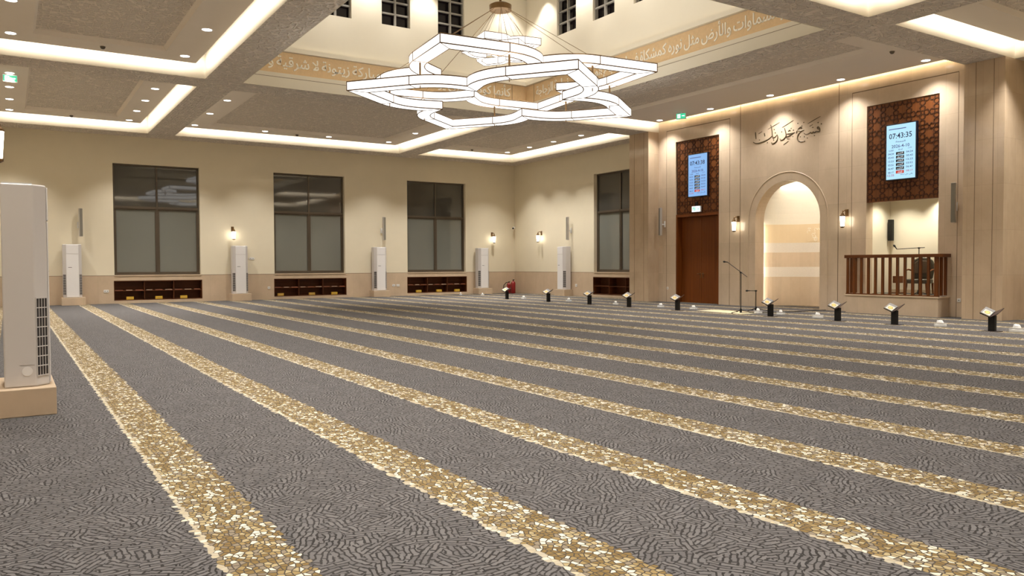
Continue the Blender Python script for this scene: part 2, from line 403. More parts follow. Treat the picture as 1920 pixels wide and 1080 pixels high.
for p, r in zip(arc, arc[1:]):
    mb.face([q(p[0], p[1]), q(r[0], r[1]), q(r[0], AZ+AR), q(p[0], AZ+AR)], M['stone'])
    mb.face([q(p[0], p[1]), q(p[0], p[1], 0.43), q(r[0], r[1], 0.43), q(r[0], r[1])], M['stone'])
for s in (-1, 1): mb.face([q(AX+s*AR, 0), q(AX+s*AR, AZ), q(AX+s*AR, AZ, 0.43), q(AX+s*AR, 0, 0.43)], M['stone'])
for (a, b), z0, dp in ((PAN[0], 0, 0.36), (PAN[1], 0.45, 0.32)):
    for u in (a, b): mb.face([q(u, z0), q(u, 5.84), q(u, 5.84, dp), q(u, z0, dp)], M['stone'])
    mb.face([q(a, 5.84), q(b, 5.84), q(b, 5.84, dp), q(a, 5.84, dp)], M['stone'])
struct(mb.build('wall_mihrab'))
# dark grooves: tall frames round each panel, pilaster joints, arch moulding
mb = MB()
for s, xx in ((1, (-21.33, -18.31)), (1, (-13.76, -10.75))):
    mb.box(xx[0], xx[1], YQ-0.003, YQ+0.01, 6.285, 6.31)
    for u in xx: mb.box(u-0.006, u+0.006, YQ-0.003, YQ+0.01, 0, 6.3)
for u in (-17.86, -14.19): mb.box(u-0.009, u+0.009, YQ-0.003, YQ+0.01, 0, 7.0)
struct(mb.build('trim_5', M['groove']))
mb = MB(); R2 = AR+0.29
for i in range(NA):
    a0, a1 = PI*i/NA, PI*(i+1)/NA
    pts = [(AX-r*math.cos(a), YQ-yy, AZ+r*math.sin(a)) for a in (a0, a1) for r, yy in ((R2, 0.0), (R2-0.02, 0.014), (R2-0.04, 0.0))]
    mb.face([pts[0], pts[1], pts[4], pts[3]]); mb.face([pts[1], pts[2], pts[5], pts[4]])
for s in (-1, 1):
    for (a, b) in ((R2, R2-0.02), (R2-0.02, R2-0.04)):
        ya, yb = (0, 0.014) if a == R2 else (0.014, 0)
        mb.face([(AX+s*a, YQ-ya, 0), (AX+s*b, YQ-yb, 0), (AX+s*b, YQ-yb, AZ), (AX+s*a, YQ-ya, AZ)])
struct(mb.build('trim_6', M['stone_light']))
# niche: half cylinder with bands and a quarter-sphere head
NR, NY = 1.32, 21.0
mb = MB(); bands = [(0, 0.96, 'stone_light'), (0.96, 1.29, 'mosaic'), (1.29, 1.77, 'stone_light'), (1.77, 2.09, 'mosaic'), (2.09, 2.70, 'sand')]
NS = 40
for z0, z1, mm in bands:
    for i in range(NS):
        a0, a1 = PI*i/NS, PI*(i+1)/NS
        p = lambda a, z: (AX-NR*math.cos(a), NY+NR*math.sin(a), z)
        mb.face([p(a0, z0), p(a1, z0), p(a1, z1), p(a0, z1)], M[mm])
NV = 12
def sp(a, e): return (AX-NR*math.cos(a)*math.cos(e), NY+NR*math.sin(a)*math.cos(e), 2.70+NR*1.02*math.sin(e))
for i in range(NS):
    for j in range(NV):
        a0, a1, e0, e1 = PI*i/NS, PI*(i+1)/NS, PI/2*j/NV, PI/2*(j+1)/NV
        mb.face([sp(a0, e0), sp(a1, e0), sp(a1, e1), sp(a0, e1)], M['paint_white'])
for s in (-1, 1):   # back of the arch lip
    mb.face([(AX+s*AR, NY, 0), (AX+s*NR, NY, 0), (AX+s*NR, NY, AZ), (AX+s*AR, NY, AZ)], M['stone_light'])
struct(mb.build('wall_niche', smooth=True))
# carved script panel on the sand band, right of centre
def niche_pt(u, z, d): a = PI/2 + u/NR; return (AX-(NR-d)*math.cos(a), NY+(NR-d)*math.sin(a), z)

# minbar room behind the right panel
mb = MB(); RX0, RX1, RY0, RY1, RZ = -13.45, -11.0, 20.89, 22.0, 3.45
mb.face([(RX0, RY0, 0.5), (RX0, RY1, 0.5), (RX0, RY1, RZ), (RX0, RY0, RZ)]); mb.face([(RX1, RY0, 0.5), (RX1, RY1, 0.5), (RX1, RY1, RZ), (RX1, RY0, RZ)])
mb.face([(RX0, RY1, 0.5), (RX1, RY1, 0.5), (RX1, RY1, RZ), (RX0, RY1, RZ)]); mb.face([(RX0, RY0, RZ), (RX1, RY0, RZ), (RX1, RY1, RZ), (RX0, RY1, RZ)])
mb.face([(RX0, RY0, 0.5), (PAN[1][0], RY0, 0.5), (PAN[1][0], RY0, RZ), (RX0, RY0, RZ)]); mb.face([(RX1, RY0, 0.5), (PAN[1][1], RY0, 0.5), (PAN[1][1], RY0, RZ), (RX1, RY0, RZ)])
mb.face([(PAN[1][0], RY0, 3.14), (PAN[1][1], RY0, 3.14), (PAN[1][1], RY0, RZ), (PAN[1][0], RY0, RZ)])
struct(mb.build('wall_alcove', M['paint_white']))
mb = MB(); mb.box(RX0, RX1, 20.4, RY1, 0.44, 0.53, M['carpet'])
mb.box(RX0+0.005, RX1, RY1-0.02, RY1-0.004, 0.53, 0.63, M['dado']); struct(mb.build('floor_alcove'))

# ------------------------------------------------------------------ ceiling
mb = MB()
def beam_box(x0, x1, y0, y1, skip=()):
    """underside carved, sides plain cove plaster"""
    for i, (pts, m) in enumerate((([(x0, y0, ZB), (x1, y0, ZB), (x1, y1, ZB), (x0, y1, ZB)], 'relief'),
                   ([(x0, y0, ZB), (x1, y0, ZB), (x1, y0, ZS), (x0, y0, ZS)], 'cove'), ([(x0, y1, ZB), (x1, y1, ZB), (x1, y1, ZS), (x0, y1, ZS)], 'cove'),
                   ([(x0, y0, ZB), (x0, y1, ZB), (x0, y1, ZS), (x0, y0, ZS)], 'cove'), ([(x1, y0, ZB), (x1, y1, ZB), (x1, y1, ZS), (x1, y0, ZS)], 'cove'))):
        if i not in skip: mb.face(pts, M[m])
AXs = (-31.75, BX1[0]); BXs = (BX1[1], BX2[0]); CXs = (BX2[1], -0.35)
Y1s = (-0.5, BY1[0]); Y2s = (BY1[1], BY2[0]); Y3s = (BY2[1], 20.5)
beam_box(XL, AXs[0], YB, YF); beam_box(CXs[1], XR, YB, YF)
beam_box(AXs[0], CXs[1], YB, Y1s[0])
beam_box(AXs[0], BX1[0], Y3s[1], YF); beam_box(BX2[1], CXs[1], Y3s[1], YF)
for k, bx in enumerate((BX1, BX2)):
    dk = 4 if k == 0 else 3; xx = bx[1] if k == 0 else bx[0]
    beam_box(bx[0], bx[1], Y1s[0], YF, (1, 2, dk))
    for ya, yb in ((Y1s[0], BY1[0]), (BY2[1], YF)): mb.face([(xx, ya, ZB), (xx, yb, ZB), (xx, yb, ZS), (xx, ya, ZS)], M['cove'])
for k, by in enumerate((BY1, BY2)):
    beam_box(AXs[0], BX1[0], *by); beam_box(BX1[1], BX2[0], *by, (2 if k == 0 else 1, 3, 4)); beam_box(BX2[1], CXs[1], *by)
struct(mb.build('ceiling_beam'))
mb = MB()   # slab with the drum opening
DX = (-21.88, -10.22); DY = (5.25, 14.70); DZ = 10.2
mb.box(XL, DX[0], YB, YF+0.3, ZS, ZS+0.1); mb.box(DX[1], XR, YB, YF+0.3, ZS, ZS+0.1); mb.box(DX[0], DX[1], YB, DY[0], ZS, ZS+0.1); mb.box(DX[0], DX[1], DY[1], YF+0.3, ZS, ZS+0.1)
struct(mb.build('ceiling', M['cove']))
G = 0.28
def coffer(x0, x1, y0, y1, wallside=False, inset=1.12):
    a, b, c, d = x0+G, x1-G, y0+G, (y1-0.24 if wallside else y1-G)
    mb = MB(); i0, i1, j0, j1 = x0+inset, x1-inset, y0+inset*0.95, y1-inset*1.0
    if wallside: j1 = y1 - 2.6; j0 = y0+1.0
    r = 0.10
    ring = lambda z: [(a, c, z), (b, c, z), (b, d, z), (a, d, z)]
    O, I = ring(ZP), [(i0, j0, ZP), (i1, j0, ZP), (i1, j1, ZP), (i0, j1, ZP)]
    K = [(i0+0.06, j0+0.06, ZP+r), (i1-0.06, j0+0.06, ZP+r), (i1-0.06, j1-0.06, ZP+r), (i0+0.06, j1-0.06, ZP+r)]
    for k in range(4):
        n = (k+1) % 4
        mb.face([O[k], O[n], I[n], I[k]], M['ceil']); mb.face([I[k], I[n], K[n], K[k]], M['ceil'])
        t = [(p[0], p[1], ZP+0.05) for p in (O[k], O[n])]; mb.face([O[k], O[n], t[1], t[0]], M['ceil'])
    mb.face(K, M['relief_fine'])
    mb.face([(p[0], p[1], ZP+0.13) for p in O], M['ceil'])
    struct(mb.build('ceiling_panel'))
    zc = ZP+0.10; e = 0.05; P = 9.0
    strip(((a+b)/2, d-e, zc), b-a, (0, 1, 0.05), (1, 0, 0), 4.0 if wallside else P, col=(1, 0.80, 0.50) if wallside else (1, 0.91, 0.78))
    strip(((a+b)/2, c+e, zc), b-a, (0, -1, 0.05), (1, 0, 0), P)
    strip((a+e, (c+d)/2, zc), d-c, (-1, 0, 0.05), (0, 1, 0), P)
    strip((b-e, (c+d)/2, zc), d-c, (1, 0, 0.05), (0, 1, 0), P)
for xs in (AXs, BXs, CXs):
    for ys in (Y1s, Y2s, Y3s):
        if xs is BXs and ys is Y2s: continue
        if xs is BXs and ys is Y3s: coffer(xs[0], xs[1], ys[0], YQ, True)
        else: coffer(xs[0], xs[1], ys[0], ys[1])

# drum (clerestory)
wz0, wz1 = 8.6, 10.06
wW = [(y-0.465, y+0.465) for y in (8.1, 9.98, 11.86)]; wN = [(x-0.49, x+0.49) for x in (-19.65, -17.85, -16.05, -14.25, -12.45)]
H = lambda L: [(a, b, wz0, wz1, 0.22) for a, b in L]
struct(wall_holes('wall_drum_left', 'x', DX[0], 1, DY[0], DY[1], ZB+0.2, DZ, H(wW), 0.22, M['paint_white']))
struct(wall_holes('wall_drum_front', 'y', DY[1], -1, DX[0], DX[1], ZB+0.2, DZ, H(wN), 0.22, M['paint_white']))
struct(wall_holes('wall_drum_right', 'x', DX[1], -1, DY[0], DY[1], ZB+0.2, DZ, H(wW), 0.22, M['paint_white']))
struct(wall_holes('wall_drum_back', 'y', DY[0], 1, DX[0], DX[1], ZB+0.2, DZ, H(wN), 0.22, M['paint_white']))
mb = MB(); mb.box(DX[0]-0.1, DX[1]+0.1, DY[0]-0.1, DY[1]+0.1, DZ, DZ+0.1); struct(mb.build('ceiling_drum', M['paint_white']))
def ring_trim(name, z0, z1, t, m):
    mb = MB(); a, b, c, d = DX[0], DX[1], DY[0], DY[1]
    mb.box(a, a+t, c, d, z0, z1); mb.box(b-t, b, c, d, z0, z1); mb.box(a+t, b-t, c, c+t, z0, z1); mb.box(a+t, b-t, d-t, d, z0, z1)
    return struct(mb.build(name, m))
ring_trim('trim_7', ZB+0.002, 6.595, 0.155, M['paint_white'])
ring_trim('trim_8', 6.61, 6.73, 0.11, M['paint_white'])
ring_trim('trim_9', 7.34, 7.46, 0.12, M['paint_white'])
mb = MB()
for z0, z1 in ((6.595, 6.61),): 
    mb.box(DX[0], DX[0]+0.145, DY[0], DY[1], z0, z1); mb.box(DX[0], DX[1], DY[1]-0.145, DY[1], z0, z1)
struct(mb.build('trim_10', M['groove']))

# ------------------------------------------------------------------ windows
def big_window(n, axis, plane, sgn, u0, u1, z0=1.07, z1=5.28, zt=3.65):
    root = bpy.data.objects.new('window_%d' % n, None); C.objects.link(root); struct(root)
    d0, d1 = 0.17, 0.25
    def B(mb, a, b, c, d, p0=d0, p1=d1, m=None):
        if axis == 'x': mb.box(min(plane-sgn*p0, plane-sgn*p1), max(plane-sgn*p0, plane-sgn*p1), a, b, c, d, m)
        else: mb.box(a, b, min(plane-sgn*p0, plane-sgn*p1), max(plane-sgn*p0, plane-sgn*p1), c, d, m)
    uc = (u0+u1)/2; f = 0.065
    mb = MB()
    B(mb, u0, u0+f, z0, z1); B(mb, u1-f, u1, z0, z1); B(mb, u0+f, u1-f, z1-f, z1); B(mb, u0+f, u1-f, z0, z0+f)
    B(mb, uc-f/2, uc+f/2, z0+f, z1-f); B(mb, u0+f, uc-f/2, zt-0.045, zt+0.045, d0-0.02); B(mb, uc+f/2, u1-f, zt-0.045, zt+0.045, d0-0.02)
    mb.build('window_frame', M['frame'], root)
    mb = MB()
    for a, b in ((u0+f, uc-f/2), (uc+f/2, u1-f)):
        s = 0.045; c, d = z0+f, zt-0.045
        B(mb, a, a+s, c, d, d0+0.015, d1); B(mb, b-s, b, c, d, d0+0.015, d1); B(mb, a+s, b-s, c, c+s, d0+0.015, d1); B(mb, a+s, b-s, d-s, d, d0+0.015, d1)
    mb.build('sash', M['frame'], root)
    mb = MB(); B(mb, u0+0.02, u1-0.02, zt, z1-0.02, 0.22, 0.235, M['glass_up']); B(mb, u0+0.02, u1-0.02, z0+0.02, zt, 0.22, 0.235, M['glass_low'])
    mb.build('glass_pane', None, root)
for i, (a, b) in enumerate(WIN): big_window(i+1, 'x', XL, 1, a, b)
big_window(4, 'y', YF, -1, W4[0], W4[1])
wn = 5
def small_window(axis, plane, sgn, a, b):
    global wn
    root = bpy.data.objects.new('window_%d' % wn, None); C.objects.link(root); struct(root); wn += 1
    def B(mb, p, q_, c, d, e0, e1):
        if axis == 'x': mb.box(min(plane-sgn*e0, plane-sgn*e1), max(plane-sgn*e0, plane-sgn*e1), p, q_, c, d)
        else: mb.box(p, q_, min(plane-sgn*e0, plane-sgn*e1), max(plane-sgn*e0, plane-sgn*e1), c, d)
    mb = MB(); w = 0.022
    uc = (a+b)/2; B(mb, uc-w*1.2, uc+w*1.2, wz0, wz1, 0.05, 0.13)
    for k in range(1, 4):
        z = wz0+(wz1-wz0)*k/4; B(mb, a, uc-w*1.2, z-w, z+w, 0.06, 0.13); B(mb, uc+w*1.2, b, z-w, z+w, 0.06, 0.13)
    B(mb, a, a+0.03, wz0, wz1, 0.07, 0.16); B(mb, b-0.03, b, wz0, wz1, 0.07, 0.16)
    mb.build('mullion', M['mullion'], root)
    mb = MB(); B(mb, a, b, wz0, wz1, 0.2, 0.215); mb.build('glass_pane', M['black_glass'], root)
for a, b in wW: small_window('x', DX[0], 1, a, b)
for a, b in wN: small_window('y', DY[1], -1, a, b)

# ------------------------------------------------------------------ arabic lettering
FORMS = {}
def _f(ch, base, n): FORMS[ch] = [base+i for i in range(n)]
for ch, base, n in (('ا', 0xFE8D, 2), ('ب', 0xFE8F, 4), ('ة', 0xFE93, 2), ('ت', 0xFE95, 4), ('ث', 0xFE99, 4), ('ج', 0xFE9D, 4), ('ح', 0xFEA1, 4), ('خ', 0xFEA5, 4), ('د', 0xFEA9, 2), ('ر', 0xFEAD, 2), ('ز', 0xFEAF, 2),
                    ('س', 0xFEB1, 4), ('ش', 0xFEB5, 4), ('ص', 0xFEB9, 4), ('ض', 0xFEBD, 4), ('ع', 0xFEC9, 4), ('ف', 0xFED1, 4), ('ق', 0xFED5, 4), ('ك', 0xFED9, 4), ('ل', 0xFEDD, 4), ('م', 0xFEE1, 4), ('ن', 0xFEE5, 4),
                    ('ه', 0xFEE9, 4), ('و', 0xFEED, 2), ('ي', 0xFEF1, 4), ('أ', 0xFE83, 2), ('ﻻ', 0xFEFB, 2), ('ظ', 0xFEC5, 4), ('ط', 0xFEC1, 4), ('غ', 0xFECD, 4)): _f(ch, base, n)
def shape(txt):
    txt = txt.replace('لا', 'ﻻ'); out = []
    for i, ch in enumerate(txt):
        if ch not in FORMS: out.append(ch); continue
        f = FORMS[ch]
        prev = i > 0 and txt[i-1] in FORMS and len(FORMS[txt[i-1]]) == 4
        nxt = i+1 < len(txt) and txt[i+1] in FORMS and len(f) == 4
        k = 3 if prev and nxt else (1 if prev else (2 if nxt else 0))
        out.append(chr(f[k]))
    return ''.join(reversed(out))
def text_geo(s, extrude=0.0):
    cu = bpy.data.curves.new('t', 'FONT'); cu.body = s; cu.extrude = extrude; cu.offset = 0.012; cu.resolution_u = 2
    o = bpy.data.objects.new('t', cu); C.objects.link(o); bpy.context.view_layer.update()
    me = bpy.data.meshes.new_from_object(o.evaluated_get(bpy.context.evaluated_depsgraph_get()))
    bpy.data.objects.remove(o)
    v = [tuple(p.co) for p in me.vertices]; f = [tuple(p.vertices) for p in me.polygons]
    return v, f
def place_text(mb, s, fn, u0, u1, v0, v1, m=None, depth=0.004, keep=False, align='c'):
    """fit text into the box u0..u1 x v0..v1; fn(u,v,d) gives the point"""
    v, f = text_geo(s, 0.5)
    if not v: return
    x0, x1 = min(p[0] for p in v), max(p[0] for p in v); y0, y1 = min(p[1] for p in v), max(p[1] for p in v)
    su, sv = (u1-u0)/max(1e-6, x1-x0), (v1-v0)/max(1e-6, y1-y0)
    ou = u0
    if keep:
        if su > sv: ou = (u0+u1)/2 - (x1-x0)*sv/2; su = sv
    b = len(mb.v); k = mb._m(m)
    mb.v += [tuple(fn(ou+(p[0]-x0)*su, v0+(p[1]-y0)*sv, (p[2]+0.5)*depth)) for p in v]
    for q_ in f: mb.f.append(tuple(b+i for i in q_)); mb.mi.append(k)

def place_words(parent, txt, fn, u0, u1, v0, v1, m, depth):
    """lay the words right to left between u1 and u0, one part per word"""
    ws = []
    for w_ in txt.split(' '):
        v, f = text_geo(shape(w_), 0.5); x0, x1 = min(p[0] for p in v), max(p[0] for p in v); ws.append((w_, v, f, x0, x1))
    tot = sum(w_[4]-w_[3] for w_ in ws) + 0.22*(len(ws)-1); k = (u1-u0)/tot
    ya, yb = min(p[1] for w_ in ws for p in w_[1]), max(p[1] for w_ in ws for p in w_[1]); kv = (v1-v0)/(yb-ya); x = u1
    for w_, v, f, x0, x1 in ws:
        x -= (x1-x0)*k; mb = MB()
        mb.v = [tuple(fn(x+(p[0]-x0)*k, v0+(p[1]-ya)*kv, (p[2]+0.5)*depth)) for p in v]; mb.f = f; mb.mi = [0]*len(f)
        mb.build('word', m, parent); x -= 0.22*k
t = thing('calligraphy_frieze', 'ochre calligraphy band on the left wall of the raised clerestory, above the small ledge', 'frieze', (DX[0], 10.0, 6.735), 0, 'calligraphy bands round the clerestory')
mb = MB(); mb.box(0.003, 0.03, DY[0]-9.99, DY[1]-10.0305, 0.003, 0.597)
mb.build('band', M['orange'], t)
fnW = lambda u, v, d: (0.03+d, u-10.0, v-6.735)
place_words(t, 'كأنها كوكب دري يوقد من شجرة مباركة زيتونة لا شرقية ولا', fnW, 5.9, 14.05, 6.77, 7.31, M['letter'], 0.015)
mb = MB(); mb.box(0.03, 0.034, 4.1, 4.115, 0.003, 0.59); mb.build('joint', M['groove'], t)
t = thing('calligraphy_frieze', 'long ochre calligraphy band on the clerestory side nearest the mihrab wall', 'frieze', (-16, DY[1], 6.735), 0, 'calligraphy bands round the clerestory')
mb = MB(); mb.box(DX[0]+16+0.031, DX[1]+16-0.14, -0.03, -0.003, 0.003, 0.597); mb.build('band', M['orange'], t)
fnN = lambda u, v, d: (u+16, -0.03-d, v-6.735)
place_words(t, 'الله نور السماوات والأرض مثل نوره كمشكاة فيها مصباح المصباح في زجاجة الزجاجة', fnN, -21.25, -10.75, 6.77, 7.31, M['letter'], 0.015)
mb = MB(); mb.box(-5.4, -5.385, -0.034, -0.03, 0.003, 0.59); mb.build('joint', M['groove'], t)

# inscription above the arch: "fasabbih bihamdi rabbik"
t = thing('wall_inscription', 'dark bronze calligraphy line inlaid in the stone above the arched niche', 'inscription', (AX, YQ, 5.45))
fnQ = lambda u, v, d: (u-AX, -d, v-5.45)
def wall_pt(px, py):
    """a point of the measured inscription drawing (12 units to a photo pixel) on the stone face"""
    u, v = (1400+px/12-960)/1466.3, (540-210-py/12)/1466.3
    c, s_ = math.cos(-0.0042652), math.sin(-0.0042652); u, v = u*c-v*s_, u*s_+v*c
    c, s_ = math.cos(0.029711), math.sin(0.029711); fw, up = c+v*s_, v*c-s_
    c, s_ = math.cos(0.57221), math.sin(0.57221); dx, dy = -fw*c+u*s_, fw*s_+u*c
    k = YQ/dy; return dx*k, 1.4+up*k
INK = {'word': [
  [[(200, 455), (204, 520), (214, 610)], [(150, 680), (205, 706), (290, 700), (400, 660), (500, 608), (572, 540)], [(545, 290), (560, 360), (574, 450), (582, 545), (604, 578), (645, 562), (684, 515)], [(682, 508), (704, 565), (692, 625), (650, 682), (592, 712), (558, 688)]],
  [[(850, 360), (872, 430), (890, 520), (868, 575), (820, 622), (772, 632), (746, 598)], [(910, 492), (990, 482), (1085, 458)], [(1085, 458), (1010, 505), (950, 545), (905, 562), (925, 592), (975, 602)], [(938, 440), (968, 410), (985, 430)]],
  [[(1150, 412), (1222, 422), (1292, 405)], [(1150, 405), (1215, 340), (1240, 380)], [(1235, 428), (1172, 500), (1146, 570), (1152, 622), (1192, 660), (1250, 666), (1312, 650)], [(1290, 478), (1340, 502), (1400, 486), (1440, 458), (1468, 480), (1502, 448), (1530, 464), (1562, 440), (1625, 440), (1648, 415), (1640, 365), (1612, 335), (1590, 356), (1612, 384), (1640, 376)]]],
 'vowel_mark': [[[(480, 390), (610, 312), (742, 234)]], [[(800, 350), (925, 272), (1052, 188)]], [[(1378, 262), (1520, 178), (1662, 98)]], [[(270, 492), (350, 440)]], [[(398, 480), (412, 545)]], [[(1418, 322), (1490, 280)]], [[(832, 735), (940, 652)]], [[(1120, 480), (1135, 420)]],
  ] + [[[(x, y), (x+14, y-6)]] for x, y in ((284, 632), (604, 632), (464, 692), (616, 398), (1048, 412), (996, 372), (1034, 552), (1148, 257), (1280, 237), (1236, 312), (1602, 242), (1676, 268), (784, 450), (1200, 560), (1290, 560), (1360, 582), (1520, 530), (640, 470), (1486, 350))]}
def smooth_path(P, n=6):
    if len(P) < 3: return P
    Q = [P[0]] + list(P) + [P[-1]]; out = []
    for i in range(1, len(Q)-2):
        for k in range(n):
            u = k/n; p0, p1, p2, p3 = Q[i-1], Q[i], Q[i+1], Q[i+2]
            out.append(tuple(0.5*(2*p1[j]+(p2[j]-p0[j])*u+(2*p0[j]-5*p1[j]+4*p2[j]-p3[j])*u*u+(3*p1[j]-p0[j]-3*p2[j]+p3[j])*u**3) for j in (0, 1)))
    return out + [P[-1]]
for nm, items in INK.items():
    for strokes in items:
        mb = MB()
        for st in strokes:
            pts = [(x-AX, -0.001, z-5.45) for x, z in (wall_pt(*p) for p in smooth_path(st))]
            n = len(pts); r0 = 0.021 if nm == 'word' else (0.020 if len(st) == 2 and abs(st[0][0]-st[1][0]) < 20 else 0.012)
            mb.tube(pts, r0, 6, None, True, [r0*(0.55+0.45*math.sin(PI*min(1, (i+1.5)/(n+1)))) for i in range(n)])
        mb.build(nm, M['bronze_ink'], t)
# small relief script in the niche
t = thing('niche_script_panel', 'small pale relief panel on the sand band inside the arched niche', 'relief panel', (0, 0, 0))
mb = MB()
for i in range(8):
    u0, u1 = -0.5+i*0.125, -0.5+(i+1)*0.125
    mb.face([niche_pt(u0, 2.13, 0.012), niche_pt(u1, 2.13, 0.012), niche_pt(u1, 2.66, 0.012), niche_pt(u0, 2.66, 0.012)], M['sand'])
mb.face([niche_pt(-0.5, 2.13, 0.003), niche_pt(-0.5, 2.13, 0.012), niche_pt(-0.5, 2.66, 0.012), niche_pt(-0.5, 2.66, 0.003)], M['groove'])
mb.build('panel_ground', None, t)
random.seed(3)
for i in range(34):
    mb = MB()
    u = -0.45+random.random()*0.9; z = 2.18+random.random()*0.42; r = 0.03+random.random()*0.035; a = random.random()*6.28
    mb.tube([niche_pt(u+r*math.cos(a+k*0.7)*(1-k*0.06), z+r*math.sin(a+k*0.7)*(1-k*0.06), 0.014) for k in range(7)], 0.006, 5); mb.build('relief_scroll', M['letter'], t)

# ------------------------------------------------------------------ carved panels, door, screens
def clip(poly, p, n):
    out = []
    for i in range(len(poly)):
        a, b = poly[i], poly[(i+1) % len(poly)]
        da, db = (a-p).dot(n), (b-p).dot(n)
        if da <= 0: out.append(a)
        if da*db < 0: out.append(a+(b-a)*(da/(da-db)))
    return out
def carved(label, x0, x1, z0, z1, y, seed):
    t = thing('carved_panel', label, 'carved panel', ((x0+x1)/2, y, z0), 0, 'carved panels of the mihrab wall')
    w, h = x1-x0, z1-z0
    mb = MB(); mb.box(-w/2, w/2, 0.0, 0.1, 0, h); mb.build('panel_back', M['wood_back'], t)
    mb = MB(); mb.box(-w/2, w/2, -0.02, -0.001, 0, h); mb.build('ground', M['wood_carved'], t)
    e = 0.155; W_ = e*(1+math.sqrt(2)); segs = []
    def star(cx, cz, n, R_, a0, theta):
        V = [Vector((cx+R_*math.cos(a0+2*PI*i/n), cz+R_*math.sin(a0+2*PI*i/n))) for i in range(n)]
        rays = []
        for i in range(n):
            A, B = V[i], V[(i+1) % n]; m_ = (A+B)/2; d = (B-A).normalized(); nrm = Vector((-d.y, d.x))
            if nrm.dot(Vector((cx, cz))-m_) < 0: nrm = -nrm
            rays.append((m_, d, nrm))
        for i in range(n):
            (m0, d0_, n0), (m1, d1, n1) = rays[i], rays[(i+1) % n]
            r0 = d0_*math.cos(theta)+n0*math.sin(theta); r1 = -d1*math.cos(theta)+n1*math.sin(theta)
            det = r0.x*(-r1.y)+r1.x*r0.y
            if abs(det) < 1e-6: continue
            q_ = m1-m0; t0 = (q_.x*(-r1.y)+r1.x*q_.y)/det; X = m0+r0*t0; segs.append((m0, X)); segs.append((X, m1))
    nx, nz = int(w/W_/2)+2, int(h/W_/2)+2
    for i in range(-nx, nx+1):
        for j in range(-nz, nz+1):
            cx, cz = i*W_, h/2+j*W_
            star(cx, cz, 8, e/2/math.sin(PI/8), PI/8, math.radians(58))
            star(cx+W_/2, cz+W_/2, 4, e/math.sqrt(2), 0, math.radians(58))
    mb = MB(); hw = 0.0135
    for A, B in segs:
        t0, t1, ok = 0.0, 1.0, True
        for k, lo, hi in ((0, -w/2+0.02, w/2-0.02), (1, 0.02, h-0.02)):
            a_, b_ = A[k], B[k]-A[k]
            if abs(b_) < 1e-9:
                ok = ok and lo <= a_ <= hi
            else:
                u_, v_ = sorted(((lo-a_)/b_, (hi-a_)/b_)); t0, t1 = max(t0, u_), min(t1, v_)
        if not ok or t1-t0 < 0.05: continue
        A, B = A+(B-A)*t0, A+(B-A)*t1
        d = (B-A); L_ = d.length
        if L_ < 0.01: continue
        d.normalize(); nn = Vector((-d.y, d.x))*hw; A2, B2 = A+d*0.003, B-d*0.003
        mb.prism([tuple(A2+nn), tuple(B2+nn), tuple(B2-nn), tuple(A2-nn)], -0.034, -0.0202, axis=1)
    mb.build('strapwork_shadow', M['wood_back'], t)  # shadow lines of the carving, put in as darker wood strips
    return t
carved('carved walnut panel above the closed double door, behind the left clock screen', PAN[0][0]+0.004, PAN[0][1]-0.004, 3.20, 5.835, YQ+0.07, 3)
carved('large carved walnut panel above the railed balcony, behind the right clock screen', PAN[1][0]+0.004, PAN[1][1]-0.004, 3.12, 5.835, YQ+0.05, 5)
root = bpy.data.objects.new('door_1', None); C.objects.link(root); struct(root)
a, b = PAN[0]
mb = MB(); mb.box(a+0.004, a+0.06, YQ+0.01, YQ+0.35, 0, 3.19); mb.box(b-0.06, b-0.004, YQ+0.01, YQ+0.35, 0, 3.19); mb.box(a+0.06, b-0.06, YQ+0.01, YQ+0.35, 3.10, 3.19); mb.box(a, b, YQ+0.33, YQ+0.36, 0, 3.2); mb.build('door_frame', M['wood'], root)
c = (a+b)/2
for s in (-1, 1):
    mb = MB(); x0, x1 = (a+0.062, c-0.004) if s < 0 else (c+0.004, b-0.062)
    mb.box(x0, x1, YQ+0.26, YQ+0.32, 0.01, 3.095); lf = mb.build('door_leaf', M['wood'], root)
    mb = MB(); mb.tube([(c+s*0.06, YQ+0.2, 1.05), (c+s*0.17, YQ+0.2, 1.05)], 0.011); mb.tube([(c+s*0.06, YQ+0.2, 1.05), (c+s*0.06, YQ+0.262, 1.05)], 0.011); mb.box(c+s*0.06-0.02, c+s*0.06+0.02, YQ+0.254, YQ+0.262, 0.9, 1.09)
    mb.build('door_handle', M['bronze'], lf)

